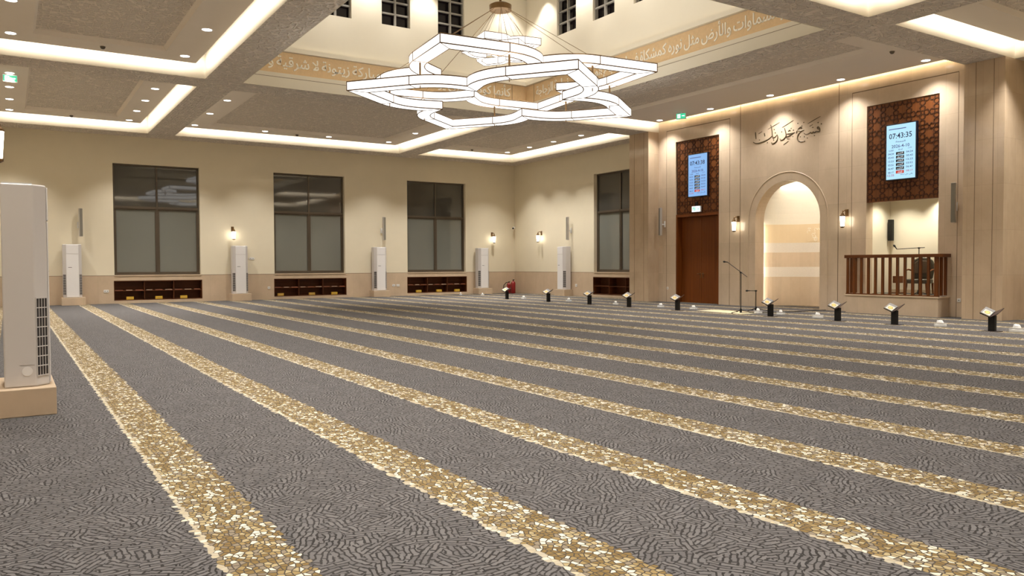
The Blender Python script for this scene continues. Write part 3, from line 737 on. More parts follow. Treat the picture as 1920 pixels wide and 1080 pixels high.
def screen(label, x0, x1, z0, z1, y, clock, sm, times):
    t = thing('clock_screen', label, 'screen', ((x0+x1)/2, y, (z0+z1)/2), 0, 'prayer clock screens')
    w, h = x1-x0, z1-z0; bz = 0.03
    mb = MB(); mb.box(-w/2-bz, w/2+bz, -0.04, 0.05, -h/2-bz, h/2+bz); mb.build('bezel', mat('screen_bezel', (0.008, 0.008, 0.02), 0.3), t, bevel=0.006)
    mb = MB(); mb.box(-w/2, w/2, -0.046, -0.0405, -h/2, h/2); mb.build('display', sm, t)
    F = lambda u, v, d: (-w/2+u*w, -0.0465-d, h/2-v*h)      # u 0..1 to the right, v 0..1 downwards
    def put(mb, s, u0, u1, v0, v1, m=None):
        place_text(mb, s, lambda u, v, d: F(u, v1-(v-0)*(v1-v0), d), u0, u1, 0, 1, m, 0.001)
    mb = MB(); put(mb, clock, 0.09, 0.88, 0.155, 0.255); mb.build('clock_digits', M['scr_text'], t)
    mb = MB(); put(mb, '2026-4-10', 0.18, 0.80, 0.365, 0.425); mb.build('date_text', M['scr_text2'], t)
    for w_, a_, b_, c_, d_ in (('الجمعة', 0.32, 0.66, 0.295, 0.335), ('الأذان', 0.74, 0.88, 0.435, 0.462), ('الصلاة', 0.42, 0.56, 0.445, 0.475), ('الاقامة', 0.08, 0.25, 0.45, 0.48)):
        mb = MB(); put(mb, shape(w_), a_, b_, c_, d_); mb.build('heading_text', M['scr_text2'], t)
    mb = MB(); mb.box(-w*0.42, w*0.18, -0.0475, -0.0465, h/2-0.085*h, h/2-0.07*h); mb.build('title_bar', M['scr_text2'], t)
    names = ['الفجر', 'الشروق', 'الظهر', 'العصر', 'المغرب']
    for i in range(5):
        v = 0.505+i*0.068; p = F(0.34, v+0.052, 0); r = F(0.62, v, 0)
        mb = MB(); mb.box(p[0], r[0], -0.0485, -0.0465, p[2], r[2]); mb.build('label_bar', M['scr_bar'], t); wt = MB()
        place_text(wt, shape(names[i]), lambda u, vv, d, v=v: (lambda q_: (q_[0], q_[1]-0.0025, q_[2]))(F(u, v+0.048-vv*0.044, d)), 0.38, 0.58, 0, 1, None, 0.001)
        wt.build('prayer_name', M['scr_white'], t)
        tx = MB(); put(tx, times[i][0], 0.06, 0.26, v+0.008, v+0.042); tx.build('time_text', M['scr_text2'], t); tx = MB(); put(tx, times[i][1], 0.69, 0.92, v-0.004, v+0.03); tx.build('time_text', M['scr_text2'], t)
    tx = MB()
    v = 0.505+5*0.068; p = F(0.34, v+0.055, 0); r = F(0.62, v, 0)
    put(tx, times[5][0], 0.06, 0.26, v+0.01, v+0.044); tx.build('time_text', M['scr_text2'], t)
    mb = MB(); mb.box(p[0], r[0], -0.0485, -0.0465, p[2], r[2]); mb.build('red_bar', M['scr_red'], t)
    mb = MB(); place_text(mb, shape('العشاء'), lambda u, vv, d: (lambda q_: (q_[0], q_[1]-0.0025, q_[2]))(F(u, v+0.048-vv*0.04, d)), 0.40, 0.56, 0, 1, None, 0.001); mb.build('prayer_name', M['scr_white'], t)
    mb = MB(); put(mb, times[5][1], 0.69, 0.92, v, v+0.034); mb.build('time_text', M['scr_pink'], t); mb = MB(); put(mb, '12:35', 0.04, 0.28, 0.905, 0.945); mb.build('countdown_text', M['scr_pink'], t)
    mb = MB(); put(mb, shape('باقي علي صلاة'), 0.50, 0.92, 0.91, 0.945); mb.build('caption_text', M['scr_text2'], t)
    return t
TM = [('04:24', '04:24'), ('05:43', '05:43'), ('12:23', '12:23'), ('03:52', '03:52'), ('06:47', '06:47'), ('08:17', '08:17')]
screen('left digital prayer clock screen reading 07:43:38, on the carved panel over the door', -20.16, -19.28, 3.80, 5.27, YQ-0.02, '07:43:38', M['screen_l'], TM)
screen('right digital prayer clock screen reading 07:43:35, on the carved panel over the balcony', -12.65, -11.83, 3.70, 5.18, YQ-0.04, '07:43:35', M['screen'], TM)

# ------------------------------------------------------------------ exit signs
def exit_sign(label, loc, rz, green, size=(0.34, 0.19), hang=0.03):
    t = thing('exit_sign', label, 'exit sign', loc, rz)
    w, h = size
    mb = MB(); mb.box(-w/2, w/2, -0.03, 0.03, -h, 0); mb.build('housing', M['white'], t)
    mb = MB(); mb.box(-w/2+0.012, w/2-0.012, -0.034, -0.0302, -h+0.012, -0.012); mb.build('lit_face', M['exit'] if green else M['exit_w'], t)
    m2 = M['exit_w'] if green else M['exit']
    mb = MB()   # running figure, arrow and doorway
    y0, y1 = -0.037, -0.0342
    mb.box(-w*0.36, -w*0.06, y0, y1, -h*0.82, -h*0.18); 
    mb.build('doorway_symbol', m2, t)
    mb = MB(); k = w/0.34; X = lambda x: x*k; Z = lambda z: z*k
    mb.sphere((X(-0.065), y0, Z(-0.055)), 0.011*k, None, 8, 6)
    for a, b in (((-0.068, -0.07), (-0.078, -0.11)), ((-0.078, -0.11), (-0.055, -0.125)), ((-0.055, -0.125), (-0.062, -0.15)), ((-0.078, -0.11), (-0.095, -0.13)), ((-0.095, -0.13), (-0.115, -0.128)), ((-0.070, -0.075), (-0.048, -0.092)), ((-0.070, -0.078), (-0.092, -0.088))):
        mb.tube([(X(a[0]), y0-0.001, Z(a[1])), (X(b[0]), y0-0.001, Z(b[1]))], 0.006*k, 6)
    mb.build('running_figure', M['exit'] if green else M['exit_w'], t)
    mb = MB(); mb.box(X(0.03), X(0.10), y0, y1, Z(-0.105), Z(-0.085)); mb.prism([(X(0.10), Z(-0.12)), (X(0.135), Z(-0.095)), (X(0.10), Z(-0.07))], y0, y1, axis=1); mb.build('arrow_symbol', m2, t)
    mb = MB()
    if hang > 0: mb.box(-0.05, 0.05, -0.02, 0.02, 0.0, hang); mb.build('mount', M['black'] if not green else M['white'], t)
    return t
exit_sign('green exit sign under the ceiling, upper left corner, among a column of downlights', (-25.27, 0.147, ZP-0.03), PI/2-0.0, True)
exit_sign('pale green exit sign hanging from the ceiling before the stone wall, left of the arch', (-19.62, 19.60, ZP-0.03), 0.5, True, (0.34, 0.20))
exit_sign('white lit exit sign mounted over the closed double door, below the left clock screen', (-19.80, YQ-0.03, 3.45), 0, False, (0.40, 0.21), 0.14)

# ------------------------------------------------------------------ balcony (minbar)
t = thing('balcony_platform', 'pale stone platform projecting from the wall below the railed opening', 'platform', (-12.25, 20.05, 0))
bx0, bx1 = -13.57, -10.94
mb = MB(); mb.box(bx0+12.25, bx1+12.25, 0.0, 0.518, 0, 0.485); mb.build('front', M['stone'], t)
mb = MB(); mb.box(bx0+12.25-0.03, bx1+12.25+0.03, -0.03, 0.518, 0.487, 0.525); mb.build('coping', M['stone_light'], t, bevel=0.006)
t = thing('balustrade', 'dark walnut balustrade with square balusters standing on the stone platform', 'balustrade', (-12.25, 20.05, 0.527))
mb = MB(); rx0, rx1 = bx0+12.25, bx1+12.25
mb.box(rx0-0.04, rx1+0.05, -0.03, 0.09, 1.02, 1.11); mb.box(rx0-0.04, rx0+0.08, 0.09, 0.51, 1.02, 1.11); mb.box(rx1-0.07, rx1+0.05, 0.09, 0.51, 1.02, 1.11)
mb.build('top_rail', M['wood_x'], t, bevel=0.008)
mb = MB(); mb.box(rx0-0.005, rx1+0.005, 0.0, 0.07, 0.0, 0.03); mb.build('bottom_rail', M['wood_x'], t)
def bal(x, y, w): mb = MB(); mb.box(x-w/2, x+w/2, y-0.03, y+0.03, 0.03, 1.02); mb.build('baluster', M['wood_rail'], t)
nb = 12
for i in range(nb+1):
    x = rx0+0.04 + (rx1-0.06-rx0-0.04)*i/nb
    bal(x, 0.035, 0.10 if i == nb else 0.06)
for y in (0.20, 0.40):
    for x in (rx0+0.04, rx1-0.03): bal(x, y, 0.06)
# armchair
t = thing('armchair', 'tufted olive armchair with curved wooden arms behind the balcony railing', 'armchair', (-12.22, 21.45, 0.53), 0.15)
mb = MB()
for i in range(9):
    pass
prof = [(-0.26, 0.42), (-0.29, 0.62), (-0.30, 0.84), (-0.25, 0.96), (-0.13, 1.02), (0, 1.035), (0.13, 1.02), (0.25, 0.96), (0.30, 0.84), (0.29, 0.62), (0.26, 0.42)]
mb.prism(prof, 0.16, 0.26, axis=1); mb.build('backrest', M['upholstery'], t, bevel=0.04, seg=3)
mb = MB(); mb.prism([(-0.22, 0.58), (-0.235, 0.84), (-0.12, 0.94), (0.12, 0.94), (0.235, 0.84), (0.22, 0.58)], 0.13, 0.17, axis=1); mb.build('back_cushion', mat('brown_tufted_leather', (0.09, 0.06, 0.035), 0.4, bump=0.5, bscale=14), t, bevel=0.02)
mb = MB(); mb.box(-0.29, 0.29, -0.28, 0.18, 0.30, 0.42); mb.build('seat', M['upholstery'], t, bevel=0.03, seg=3)
for s in (-1, 1):
    mb = MB(); mb.tube([(s*0.30, 0.2, 0.66), (s*0.33, 0.05, 0.69), (s*0.335, -0.12, 0.665), (s*0.33, -0.22, 0.60), (s*0.31, -0.24, 0.50), (s*0.29, -0.2, 0.40)], 0.022, 8); mb.build('arm', M['wood'], t, smooth=True)
    for y in (-0.24, 0.2):
        mb = MB(); mb.tube([(s*0.26, y, 0.32), (s*0.265, y, 0.18), (s*0.275, y*1.05, 0.0)], 0.024, 8, radii=[0.03, 0.024, 0.016]); mb.build('leg', M['wood'], t)
# little wooden table with tissue box
t = thing('side_table', 'small reddish wooden stand behind the railing, left of the armchair', 'side table', (-12.86, 21.45, 0.53))
mb = MB(); mb.box(-0.10, 0.10, -0.10, 0.10, 0.30, 0.50); mb.build('table_box', M['wood_carved'], t, bevel=0.01)
mb = MB(); mb.box(-0.035, 0.035, -0.035, 0.035, 0.03, 0.30); mb.build('pedestal', M['wood'], t)
mb = MB(); mb.box(-0.13, 0.13, -0.11, 0.11, 0.0, 0.03); mb.build('foot', M['wood'], t)
# mic stands
def mic_stand(label, loc, rz, h, boom, tail, rise, drop, leg=0.33, tri=True, mic_a=0.0, mh=0.0):
    """boom points along local -x"""
    t = thing('microphone_stand', label, 'microphone stand', loc, rz)
    mb = MB(); mb.tube([(0, 0, 0.08), (0, 0, h)], 0.012, 8); mb.build('pole', M['black'], t)
    mb = MB(); mb.lathe([(0.03, 0.03), (0.035, 0.06), (0.03, 0.11), (0.016, 0.14)], 12); mb.build('hub', M['black'], t)
    for k in range(3):
        a = 2*PI*k/3+0.5; mb = MB(); mb.tube([(0.02*math.cos(a), 0.02*math.sin(a), 0.085), (leg*math.cos(a), leg*math.sin(a), 0.020)], 0.009, 6)
        mb.tube([((leg-0.04)*math.cos(a), (leg-0.04)*math.sin(a), 0.024), ((leg+0.01)*math.cos(a), (leg+0.01)*math.sin(a), 0.019)], 0.014, 6); mb.build('leg', M['black'], t)
    mb = MB(); mb.tube([(0, -0.03, h), (0, 0.03, h)], 0.022, 10); mb.build('clutch', M['black'], t)
    mb = MB(); p1 = (-boom, -0.02, h+rise); mb.tube([(tail, -0.02, h-drop), p1], 0.009, 8); mb.build('boom_arm', M['black'], t)
    mb = MB(); d = 0.16
    ca, sa = math.cos(mic_a), math.sin(mic_a)
    mb.tube([p1, (p1[0]-d*0.55*ca, p1[1], p1[2]+d*0.55*sa), (p1[0]-d*0.6*ca, p1[1], p1[2]+d*0.6*sa), (p1[0]-d*0.85*ca, p1[1], p1[2]+d*0.85*sa), (p1[0]-d*ca, p1[1], p1[2]+d*sa)], 0.02, 10, radii=[0.012, 0.017, 0.026, 0.028, 0.014])
    mb.build('microphone', M['black'], t, smooth=True)
    return t
mic_stand('tall black microphone stand with raised boom, just left of the arch', (-15.12, 17.46, 0), 0.0, 1.15, 0.48, 0.24, 0.30, 0.12, 0.36, mic_a=0.08)
mic_stand('short black microphone stand with a level boom, right of the tall one', (-15.50, 18.55, 0), 0.0, 0.60, 0.20, 0.05, 0.0, 0.0, 0.33, mic_a=-0.05)
mic_stand('black microphone stand with a long level boom behind the balcony railing', (-11.95, 20.92, 0.53), 0.0, 1.28, 0.62, 0.17, -0.02, -0.01, 0.22, mic_a=0.9)
mb = MB(); pts = [(-15.2, 17.5, 0.012), (-14.9, 17.9, 0.012), (-14.6, 18.5, 0.012), (-14.62, 19.0, 0.012), (-14.5, 19.5, 0.012), (-14.62, 20.0, 0.012), (-14.5, 20.45, 0.012)]
mb.tube(pts, 0.011, 6); tag(mb.build('floor_cable', M['rubber']), 'black cable trailing along the carpet from the microphone stands to the right of the arch', 'cable')
mb = MB(); T = Matrix.Rotation(-0.12, 4, 'Z'); mb.box(-0.95, 0.95, -0.4, 0.4, 0.0005, 0.003, None, T); o = mb.build('prayer_rug', M['mat']); o.location = (-15.75, 17.65, 0); tag(o, 'thin cream prayer rug lying under the tall microphone stand', 'rug')

# ------------------------------------------------------------------ column speakers
def col_speaker(label, loc, rz, m=None, h=1.03, group='grey column speakers on the walls'):
    """front faces local -y; stands off the wall behind it on a bracket"""
    t = thing('column_speaker', label, 'speaker', loc, rz, group)
    mb = MB(); mb.box(-0.055, 0.055, 0.01, 0.10, 0, h); mb.build('cabinet', M['speaker_l'], t, bevel=0.01)
    mb = MB(); mb.box(-0.048, 0.048, -0.004, 0.012, 0.015, h-0.015); mb.build('grille', M['speaker'], t)
    mb = MB(); mb.box(-0.02, 0.02, 0.10, 0.20, h*0.38, h*0.42); mb.box(-0.045, 0.045, 0.20, 0.235, h*0.30, h*0.52); mb.build('bracket', M['white'], t)
    return t
col_speaker('grey column speaker on the cream wall, left of the leftmost tall window', (XL+0.24, 2.28, 2.50), PI/2+0.35)
col_speaker('grey column speaker on the cream wall, between the second and third tall windows', (XL+0.24, 14.22, 2.53), PI/2+0.35)
col_speaker('grey column speaker on the cream wall, right of the corner wall lamp', (-28.17, YF-0.24, 2.50), -0.2)
col_speaker('silver column speaker on the stone wall, left of the double door', (-21.47, YQ-0.24, 2.46), -0.35)
col_speaker('grey column speaker on the stone wall, right of the balcony opening', (-10.74, YQ-0.24, 2.43), 0.2, h=1.02)
t = thing('wall_speaker', 'black upright speaker on the alcove wall above the balcony railing', 'speaker', (-13.34, 21.85, 2.06), 0)
mb = MB(); mb.box(-0.06, 0.06, -0.05, 0.08, 0, 0.62); mb.build('cabinet', M['black'], t, bevel=0.01)
mb = MB(); mb.box(-0.05, 0.05, -0.057, -0.051, 0.02, 0.60); mb.build('grille', M['black'], t)

# ------------------------------------------------------------------ wall lamps (local: wall behind at +y)
def make_sconce(label, loc, rz):
    t = thing('wall_lamp', label, 'wall lamp', loc, rz, 'lantern wall lamps')
    mb = MB(); mb.box(-0.05, 0.05, 0.195, 0.215, 0.34, 0.54); mb.tube([(0, 0.2, 0.44), (0, 0.14, 0.50), (0, 0.06, 0.50), (0, 0.0, 0.44)], 0.016, 8); mb.build('bracket', M['bronze'], t)
    mb = MB(); mb.lathe([(0.078, 0.33), (0.075, 0.355), (0.05, 0.375), (0.04, 0.41), (0.015, 0.44), (0.008, 0.50)], 16); mb.build('cap', M['bronze'], t)
    mb = MB(); mb.lathe([(0.052, 0.045), (0.072, 0.33)], 16); mb.build('glass_shade', M['lantern'], t)
    mb = MB(); mb.lathe([(0.03, 0.0), (0.062, 0.02), (0.062, 0.045)], 16); mb.build('base_ring', M['bronze'], t)
    return t
SC = [('lit lantern wall lamp above the second floor-standing air conditioner, between two tall windows', (XL+0.22, 7.67, 2.45), PI/2),
      ('lit lantern wall lamp on the left wall beside the room corner, above an air conditioner', (XL+0.22, 19.96, 2.45), PI/2),
      ('lit lantern wall lamp on the far cream wall, right of the security camera', (-30.45, YF-0.22, 2.45), 0),
      ('lit lantern wall lamp on the stone wall between the double door and the arch', (-17.93, YQ-0.22, 2.46), 0),
      ('lit lantern wall lamp on the stone wall between the arch and the balcony', (-13.90, YQ-0.22, 2.43), 0),
      ('lit lantern wall lamp cut by the left photo edge, above the nearest air conditioner', (-9.85, -0.078, 2.49), PI)]
s0 = make_sconce(*SC[0])
for lab, loc, rz in SC[1:]: dup(s0, lab, loc, rz)
for lab, loc, rz in SC:
    spot(loc[0], loc[1], loc[2]-0.02, 14, 42, 0.8, (1, 0.86, 0.66), 0.02)

# ------------------------------------------------------------------ air conditioners (front faces local -y, back at y=0.37)
def make_ac(label, loc, rz):
    t = thing('air_conditioner', label, 'air conditioner', loc, rz, 'floor-standing air conditioners')
    Hh = 1.92; sec = [(-0.30, 0.185), (-0.30, -0.075), (-0.20, -0.185), (0.20, -0.185), (0.30, -0.075), (0.30, 0.185)]
    mb = MB(); mb.prism(sec, 0.0, Hh); mb.build('body', M['ac_side'], t, bevel=0.014, seg=3)
    mb = MB(); mb.prism([(-0.195, 0.02), (0.195, 0.02), (0.195, 1.57), (-0.195, 1.57)], -0.197, -0.186, axis=1); mb.build('front_panel', M['ac'], t, bevel=0.004)
    mb = MB(); mb.prism([(-0.195, 1.585), (0.195, 1.585), (0.195, Hh-0.02), (-0.195, Hh-0.02)], -0.199, -0.186, axis=1); mb.build('air_outlet', M['ac'], t, bevel=0.004)
    mb = MB(); mb.box(-0.14, -0.02, -0.2, -0.197, 1.085, 1.10); mb.build('display_strip', M['ac_dark'], t)
    mb = MB(); mb.box(-0.285, 0.285, -0.07, 0.175, Hh+0.001, Hh+0.012); mb.build('top_cover', M['white'], t)
    for s in (-1, 1):
        # grille on the chamfer
        p0, p1 = Vector((s*0.20, -0.185)), Vector((s*0.30, -0.075)); d = (p1-p0); n = Vector((d.y, -d.x)).normalized()*s
        if n.dot(Vector((s, -1))) < 0: n = -n
        P = lambda u, z, o: (p0.x+d.x*u+n.x*o, p0.y+d.y*u+n.y*o, z)
        z0, z1 = 0.10, 0.84
        mb = MB(); mb.face([P(0.12, z0, 0.003), P(0.95, z0, 0.003), P(0.95, z1, 0.003), P(0.12, z1, 0.003)], M['ac_dark'])
        def bar(u0, u1, a, b_):
            F = [P(u0, a, 0.008), P(u1, a, 0.008), P(u1, b_, 0.008), P(u0, b_, 0.008)]; Bk = [P(u0, a, 0.002), P(u1, a, 0.002), P(u1, b_, 0.002), P(u0, b_, 0.002)]
            mb.face(F, M['ac_side'])
            for i in range(4): mb.face([F[i], F[(i+1) % 4], Bk[(i+1) % 4], Bk[i]], M['ac_side'])
        for i in range(9): z = z0+(z1-z0)*i/8; bar(0.10, 0.97, z-0.0045, z+0.0045)
        for i in range(5): u = 0.12+0.83*i/4; bar(u-0.013, u+0.013, z0, z1)
        mb.build('side_grille', None, t)
    return t
acs = [('white floor-standing air conditioner left of the leftmost tall window, under a column speaker', (-32.53, 1.96, 0.28), PI/2),
       ('white floor-standing air conditioner between the first and second tall windows, under a wall lamp', (-32.53, 7.87, 0.28), PI/2),
       ('white floor-standing air conditioner between the second and third tall windows', (-32.53, 13.93, 0.28), PI/2),
       ('white floor-standing air conditioner right of the third tall window, beside the room corner', (-32.53, 19.27, 0.28), PI/2),
       ('white floor-standing air conditioner on the far cream wall, left of the half-hidden window', (-28.38, 21.04, 0.28), 0),
       ('large near air conditioner at the left edge of the photo, grey side and grille showing', (-9.0, 0.135, 0.262), PI)]
a0 = make_ac(*acs[0])
for lab, loc, rz in acs[1:]: dup(a0, lab, loc, rz)
# stone plinths under them
pl = [('stone_plinth', 'pale stone plinth under the air conditioner left of the leftmost window', -32.79, -32.27, 1.60, 2.36, 0.278),
      ('stone_plinth', 'pale stone plinth under the air conditioner between first and second windows', -32.79, -32.27, 7.50, 8.27, 0.278),
      ('stone_plinth', 'pale stone plinth under the air conditioner between second and third windows', -32.79, -32.27, 13.55, 14.31, 0.278),
      ('stone_plinth', 'pale stone plinth under the air conditioner beside the room corner', -32.79, -32.27, 18.89, 19.66, 0.278),
      ('stone_plinth', 'pale stone plinth under the air conditioner on the far cream wall', -28.76, -28.0, 20.8, 21.285, 0.278),
      ('stone_plinth', 'large near stone plinth under the air conditioner at the left edge', -9.6, -8.56, -0.30, 0.365, 0.26)]
for nm, lab, x0, x1, y0, y1, h in pl:
    mb = MB(); mb.box(x0, x1, y0, y1, 0, h); tag(mb.build(nm, M['dado'], bevel=0.006), lab, 'plinth', 'stone plinths of the air conditioners')
# round energy sticker and small symbol on the near unit's grey side
t = thing('service_sticker', 'round pale service sticker low on the nearest air conditioner', 'sticker', (-8.698, 0.135, 0.38))
mb = MB(); mb.tube([(0.0, 0.0, 0.03), (0.002, 0.0, 0.03)], 0.045, 20); mb.build('disc', M['ac'], t)
mb = MB(); mb.box(0.0, 0.002, -0.06, 0.06, 0.09, 0.17); mb.build('label_plate', M['ac_side'], t)
mb = MB(); mb.box(0.002, 0.003, -0.02, 0.0, 0.12, 0.145); mb.build('dark_mark', M['ac_side'], t)

# ------------------------------------------------------------------ low shelves with boxes and books
posn = ['leftmost', 'second', 'third']
def bookcase(label, axis, u0, u1, three=True):
    t = thing('low_bookcase', label, 'bookcase', (0, 0, 0), 0, 'built-in low bookcases under the windows')
    def B(mb, a, b, c, d, p0, p1):
        if axis == 'x': mb.box(XL-p1, XL-p0, a, b, c, d)
        else: mb.box(a, b, YF+p0, YF+p1, c, d)
    z0, z1 = 0.115, 0.855; a, b = u0-0.025, u1+0.045
    mb = MB(); B(mb, a, b, z0, z0+0.025, -0.01, 0.40); B(mb, a, b, z1-0.025, z1, -0.01, 0.40); B(mb, a, a+0.025, z0, z1, -0.01, 0.40); B(mb, b-0.025, b, z0, z1, -0.01, 0.40); B(mb, a, b, z0, z1, 0.40, 0.42)
    mb.build('carcass', M['wood_dark'], t)
    for k in (1, 2):
        u = a+(b-a)*k/3; mb = MB(); B(mb, u-0.012, u+0.012, z0+0.025, z1-0.025, 0.01, 0.40); mb.build('divider', M['wood_dark'], t)
    mb = MB()
    for k in range(3):
        p, q_ = a+(b-a)*k/3+0.014, a+(b-a)*(k+1)/3-0.014
        B(mb, max(p, a+0.026), min(q_, b-0.026), 0.46, 0.48, 0.02, 0.40)
    mb.build('shelf', M['wood_dark'], t)
for i, (a, b) in enumerate(WIN): bookcase('dark low bookcase built into the wall under the %s tall window' % ['leftmost', 'second', 'third'][i], 'x', a, b)
bookcase('dark low bookcase under the half-hidden window on the far wall', 'y', W4[0]-0.02, W4[1]-0.02)
YB_ = [(3.88, 4.89, 5.79), (9.60, 10.94, 11.94), (16.0, 17.06, 18.03)]
wl = ['leftmost', 'second', 'third']; cl = ['left', 'middle', 'right']
for i, row in enumerate(YB_):
    for k, y in enumerate(row):
        dark = (i == 1 and k < 2)
        t = thing('yellow_box', '%s box on the bottom shelf, %s compartment of the bookcase under the %s window' % ('ochre' if dark else 'yellow', cl[k], wl[i]), 'box', (XL-0.06, y, 0.1405), 0, 'yellow boxes in the low bookcases')
        mb = MB(); mb.box(-0.06, 0.06, -0.125, 0.125, 0.0, 0.105); mb.build('carton', M['yellow2'] if dark else M['yellow'], t, bevel=0.004)
        mb = MB(); mb.box(0.0605, 0.062, -0.07, 0.07, 0.03, 0.07); mb.build('front_label', M['gold'], t)
    a, b = WIN[i][0]-0.025, WIN[i][1]+0.045; n = 0
    for k in range(3):
        for j, u in enumerate((0.17, 0.50, 0.83)):
            y = a+(b-a)*(k+u)/3
            mb = MB(); w = [0.13, 0.11, 0.13][(j+k) % 3]
            mb.box(-0.10, 0.06, -w, w, 0, 0.028, M['book_red']); mb.box(-0.095, 0.0605, -w+0.008, w-0.008, 0.006, 0.022, M['cream_page'] if (j+k) % 2 else M['book_red'])
            o = mb.build('flat_book'); o.location = (XL-0.10, y, 0.481)
            tag(o, '%s flat reddish book, middle shelf, %s compartment, bookcase under %s window' % (['left', 'centre', 'right'][j], cl[k], wl[i]), 'book', 'flat books on the middle shelves')

# ------------------------------------------------------------------ sockets and switches
def plate(name, label, cat, axis, u, z, w=0.09, h=0.09, plane=None):
    t = thing(name, label, cat, (plane, u, z) if axis == 'x' else (u, plane, z), PI/2 if axis == 'x' else 0)
    mb = MB(); mb.box(-w/2, w/2, -0.014, 0, -h/2, h/2); mb.build('face_plate', M['white'], t, bevel=0.003)
    mb = MB()
    for s in ((-1, 1) if w > 0.15 else (0,)):
        mb.box(s*w*0.24-0.018, s*w*0.24+0.018, -0.016, -0.0145, -0.012, 0.012)
    mb.build('socket_hole', M['speaker'], t)
    return t
XD = XL+0.012
plate('wall_socket', 'white double socket on the stone dado left of the leftmost bookcase', 'socket', 'x', 3.07, 0.476, 0.17, 0.10, XD)
plate('wall_socket', 'white single socket on the stone dado left of the second bookcase', 'socket', 'x', 9.10, 0.488, 0.10, 0.10, XD)
plate('wall_socket', 'left one of two white sockets beside the third air conditioner', 'socket', 'x', 14.72, 0.486, 0.14, 0.10, XD)
plate('wall_socket', 'right one of two white sockets left of the third bookcase', 'socket', 'x', 14.93, 0.486, 0.16, 0.10, XD)
plate('wall_socket', 'white socket on the far dado, right of the fifth air conditioner', 'socket', 'y', -27.75, 0.47, 0.12, 0.12, YF-0.012)
plate('wall_socket', 'white socket low on the stone wall left of the double door', 'socket', 'y', -21.26, 0.51, 0.09, 0.09, YQ)
plate('wall_socket', 'white socket low on the stone wall right of the balcony platform', 'socket', 'y', -10.68, 0.437, 0.09, 0.09, YQ)
plate('wall_switch', 'pale switch plate on the cream wall right of the second air conditioner', 'switch', 'x', 8.42, 1.70, 0.20, 0.09, XL)

# security camera in the corner
t = thing('security_camera', 'white security camera high in the room corner', 'camera', (-32.62, 21.14, 3.20))
mb = MB(); mb.tube([(-0.14, 0.12, 0.06), (-0.02, 0.02, 0.05)], 0.02, 8); mb.build('wall_mount', M['white'], t)
mb = MB(); mb.tube([(-0.05, 0.05, 0.04), (0.06, -0.09, 0.0)], 0.055, 12); mb.build('housing', M['white'], t)
mb = MB(); mb.tube([(0.06, -0.09, 0.0), (0.068, -0.10, -0.003)], 0.042, 12); mb.build('lens', M['black'], t)

# fire extinguisher pair
def extinguisher(label, loc, r, h, hose):
    t = thing('fire_extinguisher', label, 'fire extinguisher', loc, 0, 'fire extinguishers in the corner')
    mb = MB(); mb.lathe([(r*0.9, 0.0), (r, 0.02), (r, h*0.72), (r*0.8, h*0.82), (r*0.3, h*0.88), (r*0.28, h*0.93)], 18); mb.build('cylinder', M['red'], t, smooth=True)
    mb = MB(); mb.box(-0.03, 0.03, -0.03, 0.03, h*0.93, h*0.97); mb.box(-0.02, 0.11, -0.012, 0.012, h*0.97, h); mb.build('valve_handle', M['black'], t)
    if hose:
        mb = MB(); mb.tube([(-0.02, -0.02, h*0.93), (-0.16, -0.06, h*0.90), (-0.30, -0.1, h*0.68), (-0.34, -0.1, h*0.45), (-0.26, -0.1, h*0.22), (-0.14, -0.08, h*0.18)], 0.018, 8); mb.build('hose', M['rubber'], t, smooth=True)
    return t
extinguisher('red fire extinguisher with a looped black hose, left one of the corner pair', (-32.45, 20.72, 0), 0.10, 0.58, True)
extinguisher('taller red fire extinguisher, right one of the pair in the room corner', (-32.18, 20.80, 0), 0.11, 0.68, False)

# ------------------------------------------------------------------ book stands
def make_stand(label, loc):
    t = thing('quran_stand', label, 'book stand', loc, 0, 'black book stands along the front row'); t.scale = (0.82, 0.82, 0.82)
    mb = MB(); mb.box(-0.19, 0.19, -0.13, 0.13, 0.0, 0.012); mb.build('base_plate', M['purple'], t)
    mb = MB(); mb.prism([(-0.075, 0.012), (0.075, 0.012), (0.075, 0.40), (0.0, 0.40), (-0.075, 0.40)], -0.055, 0.055, axis=1); mb.build('post', M['black'], t)
    T0 = Matrix.Translation((0, 0, 0.42)) @ Matrix.Rotation(math.radians(24), 4, 'X')
    for s, nm in ((-1, 'left_wing'), (1, 'right_wing')):
        mb = MB(); T = T0 @ Matrix.Rotation(-s*math.radians(27), 4, 'Y')
        mb.box(0.0 if s > 0 else -0.24, 0.24 if s > 0 else 0.0, -0.15, 0.17, -0.016, 0.0, None, T); mb.build('wing', M['black'] if s < 0 else M['blackwood'], t)
    return t
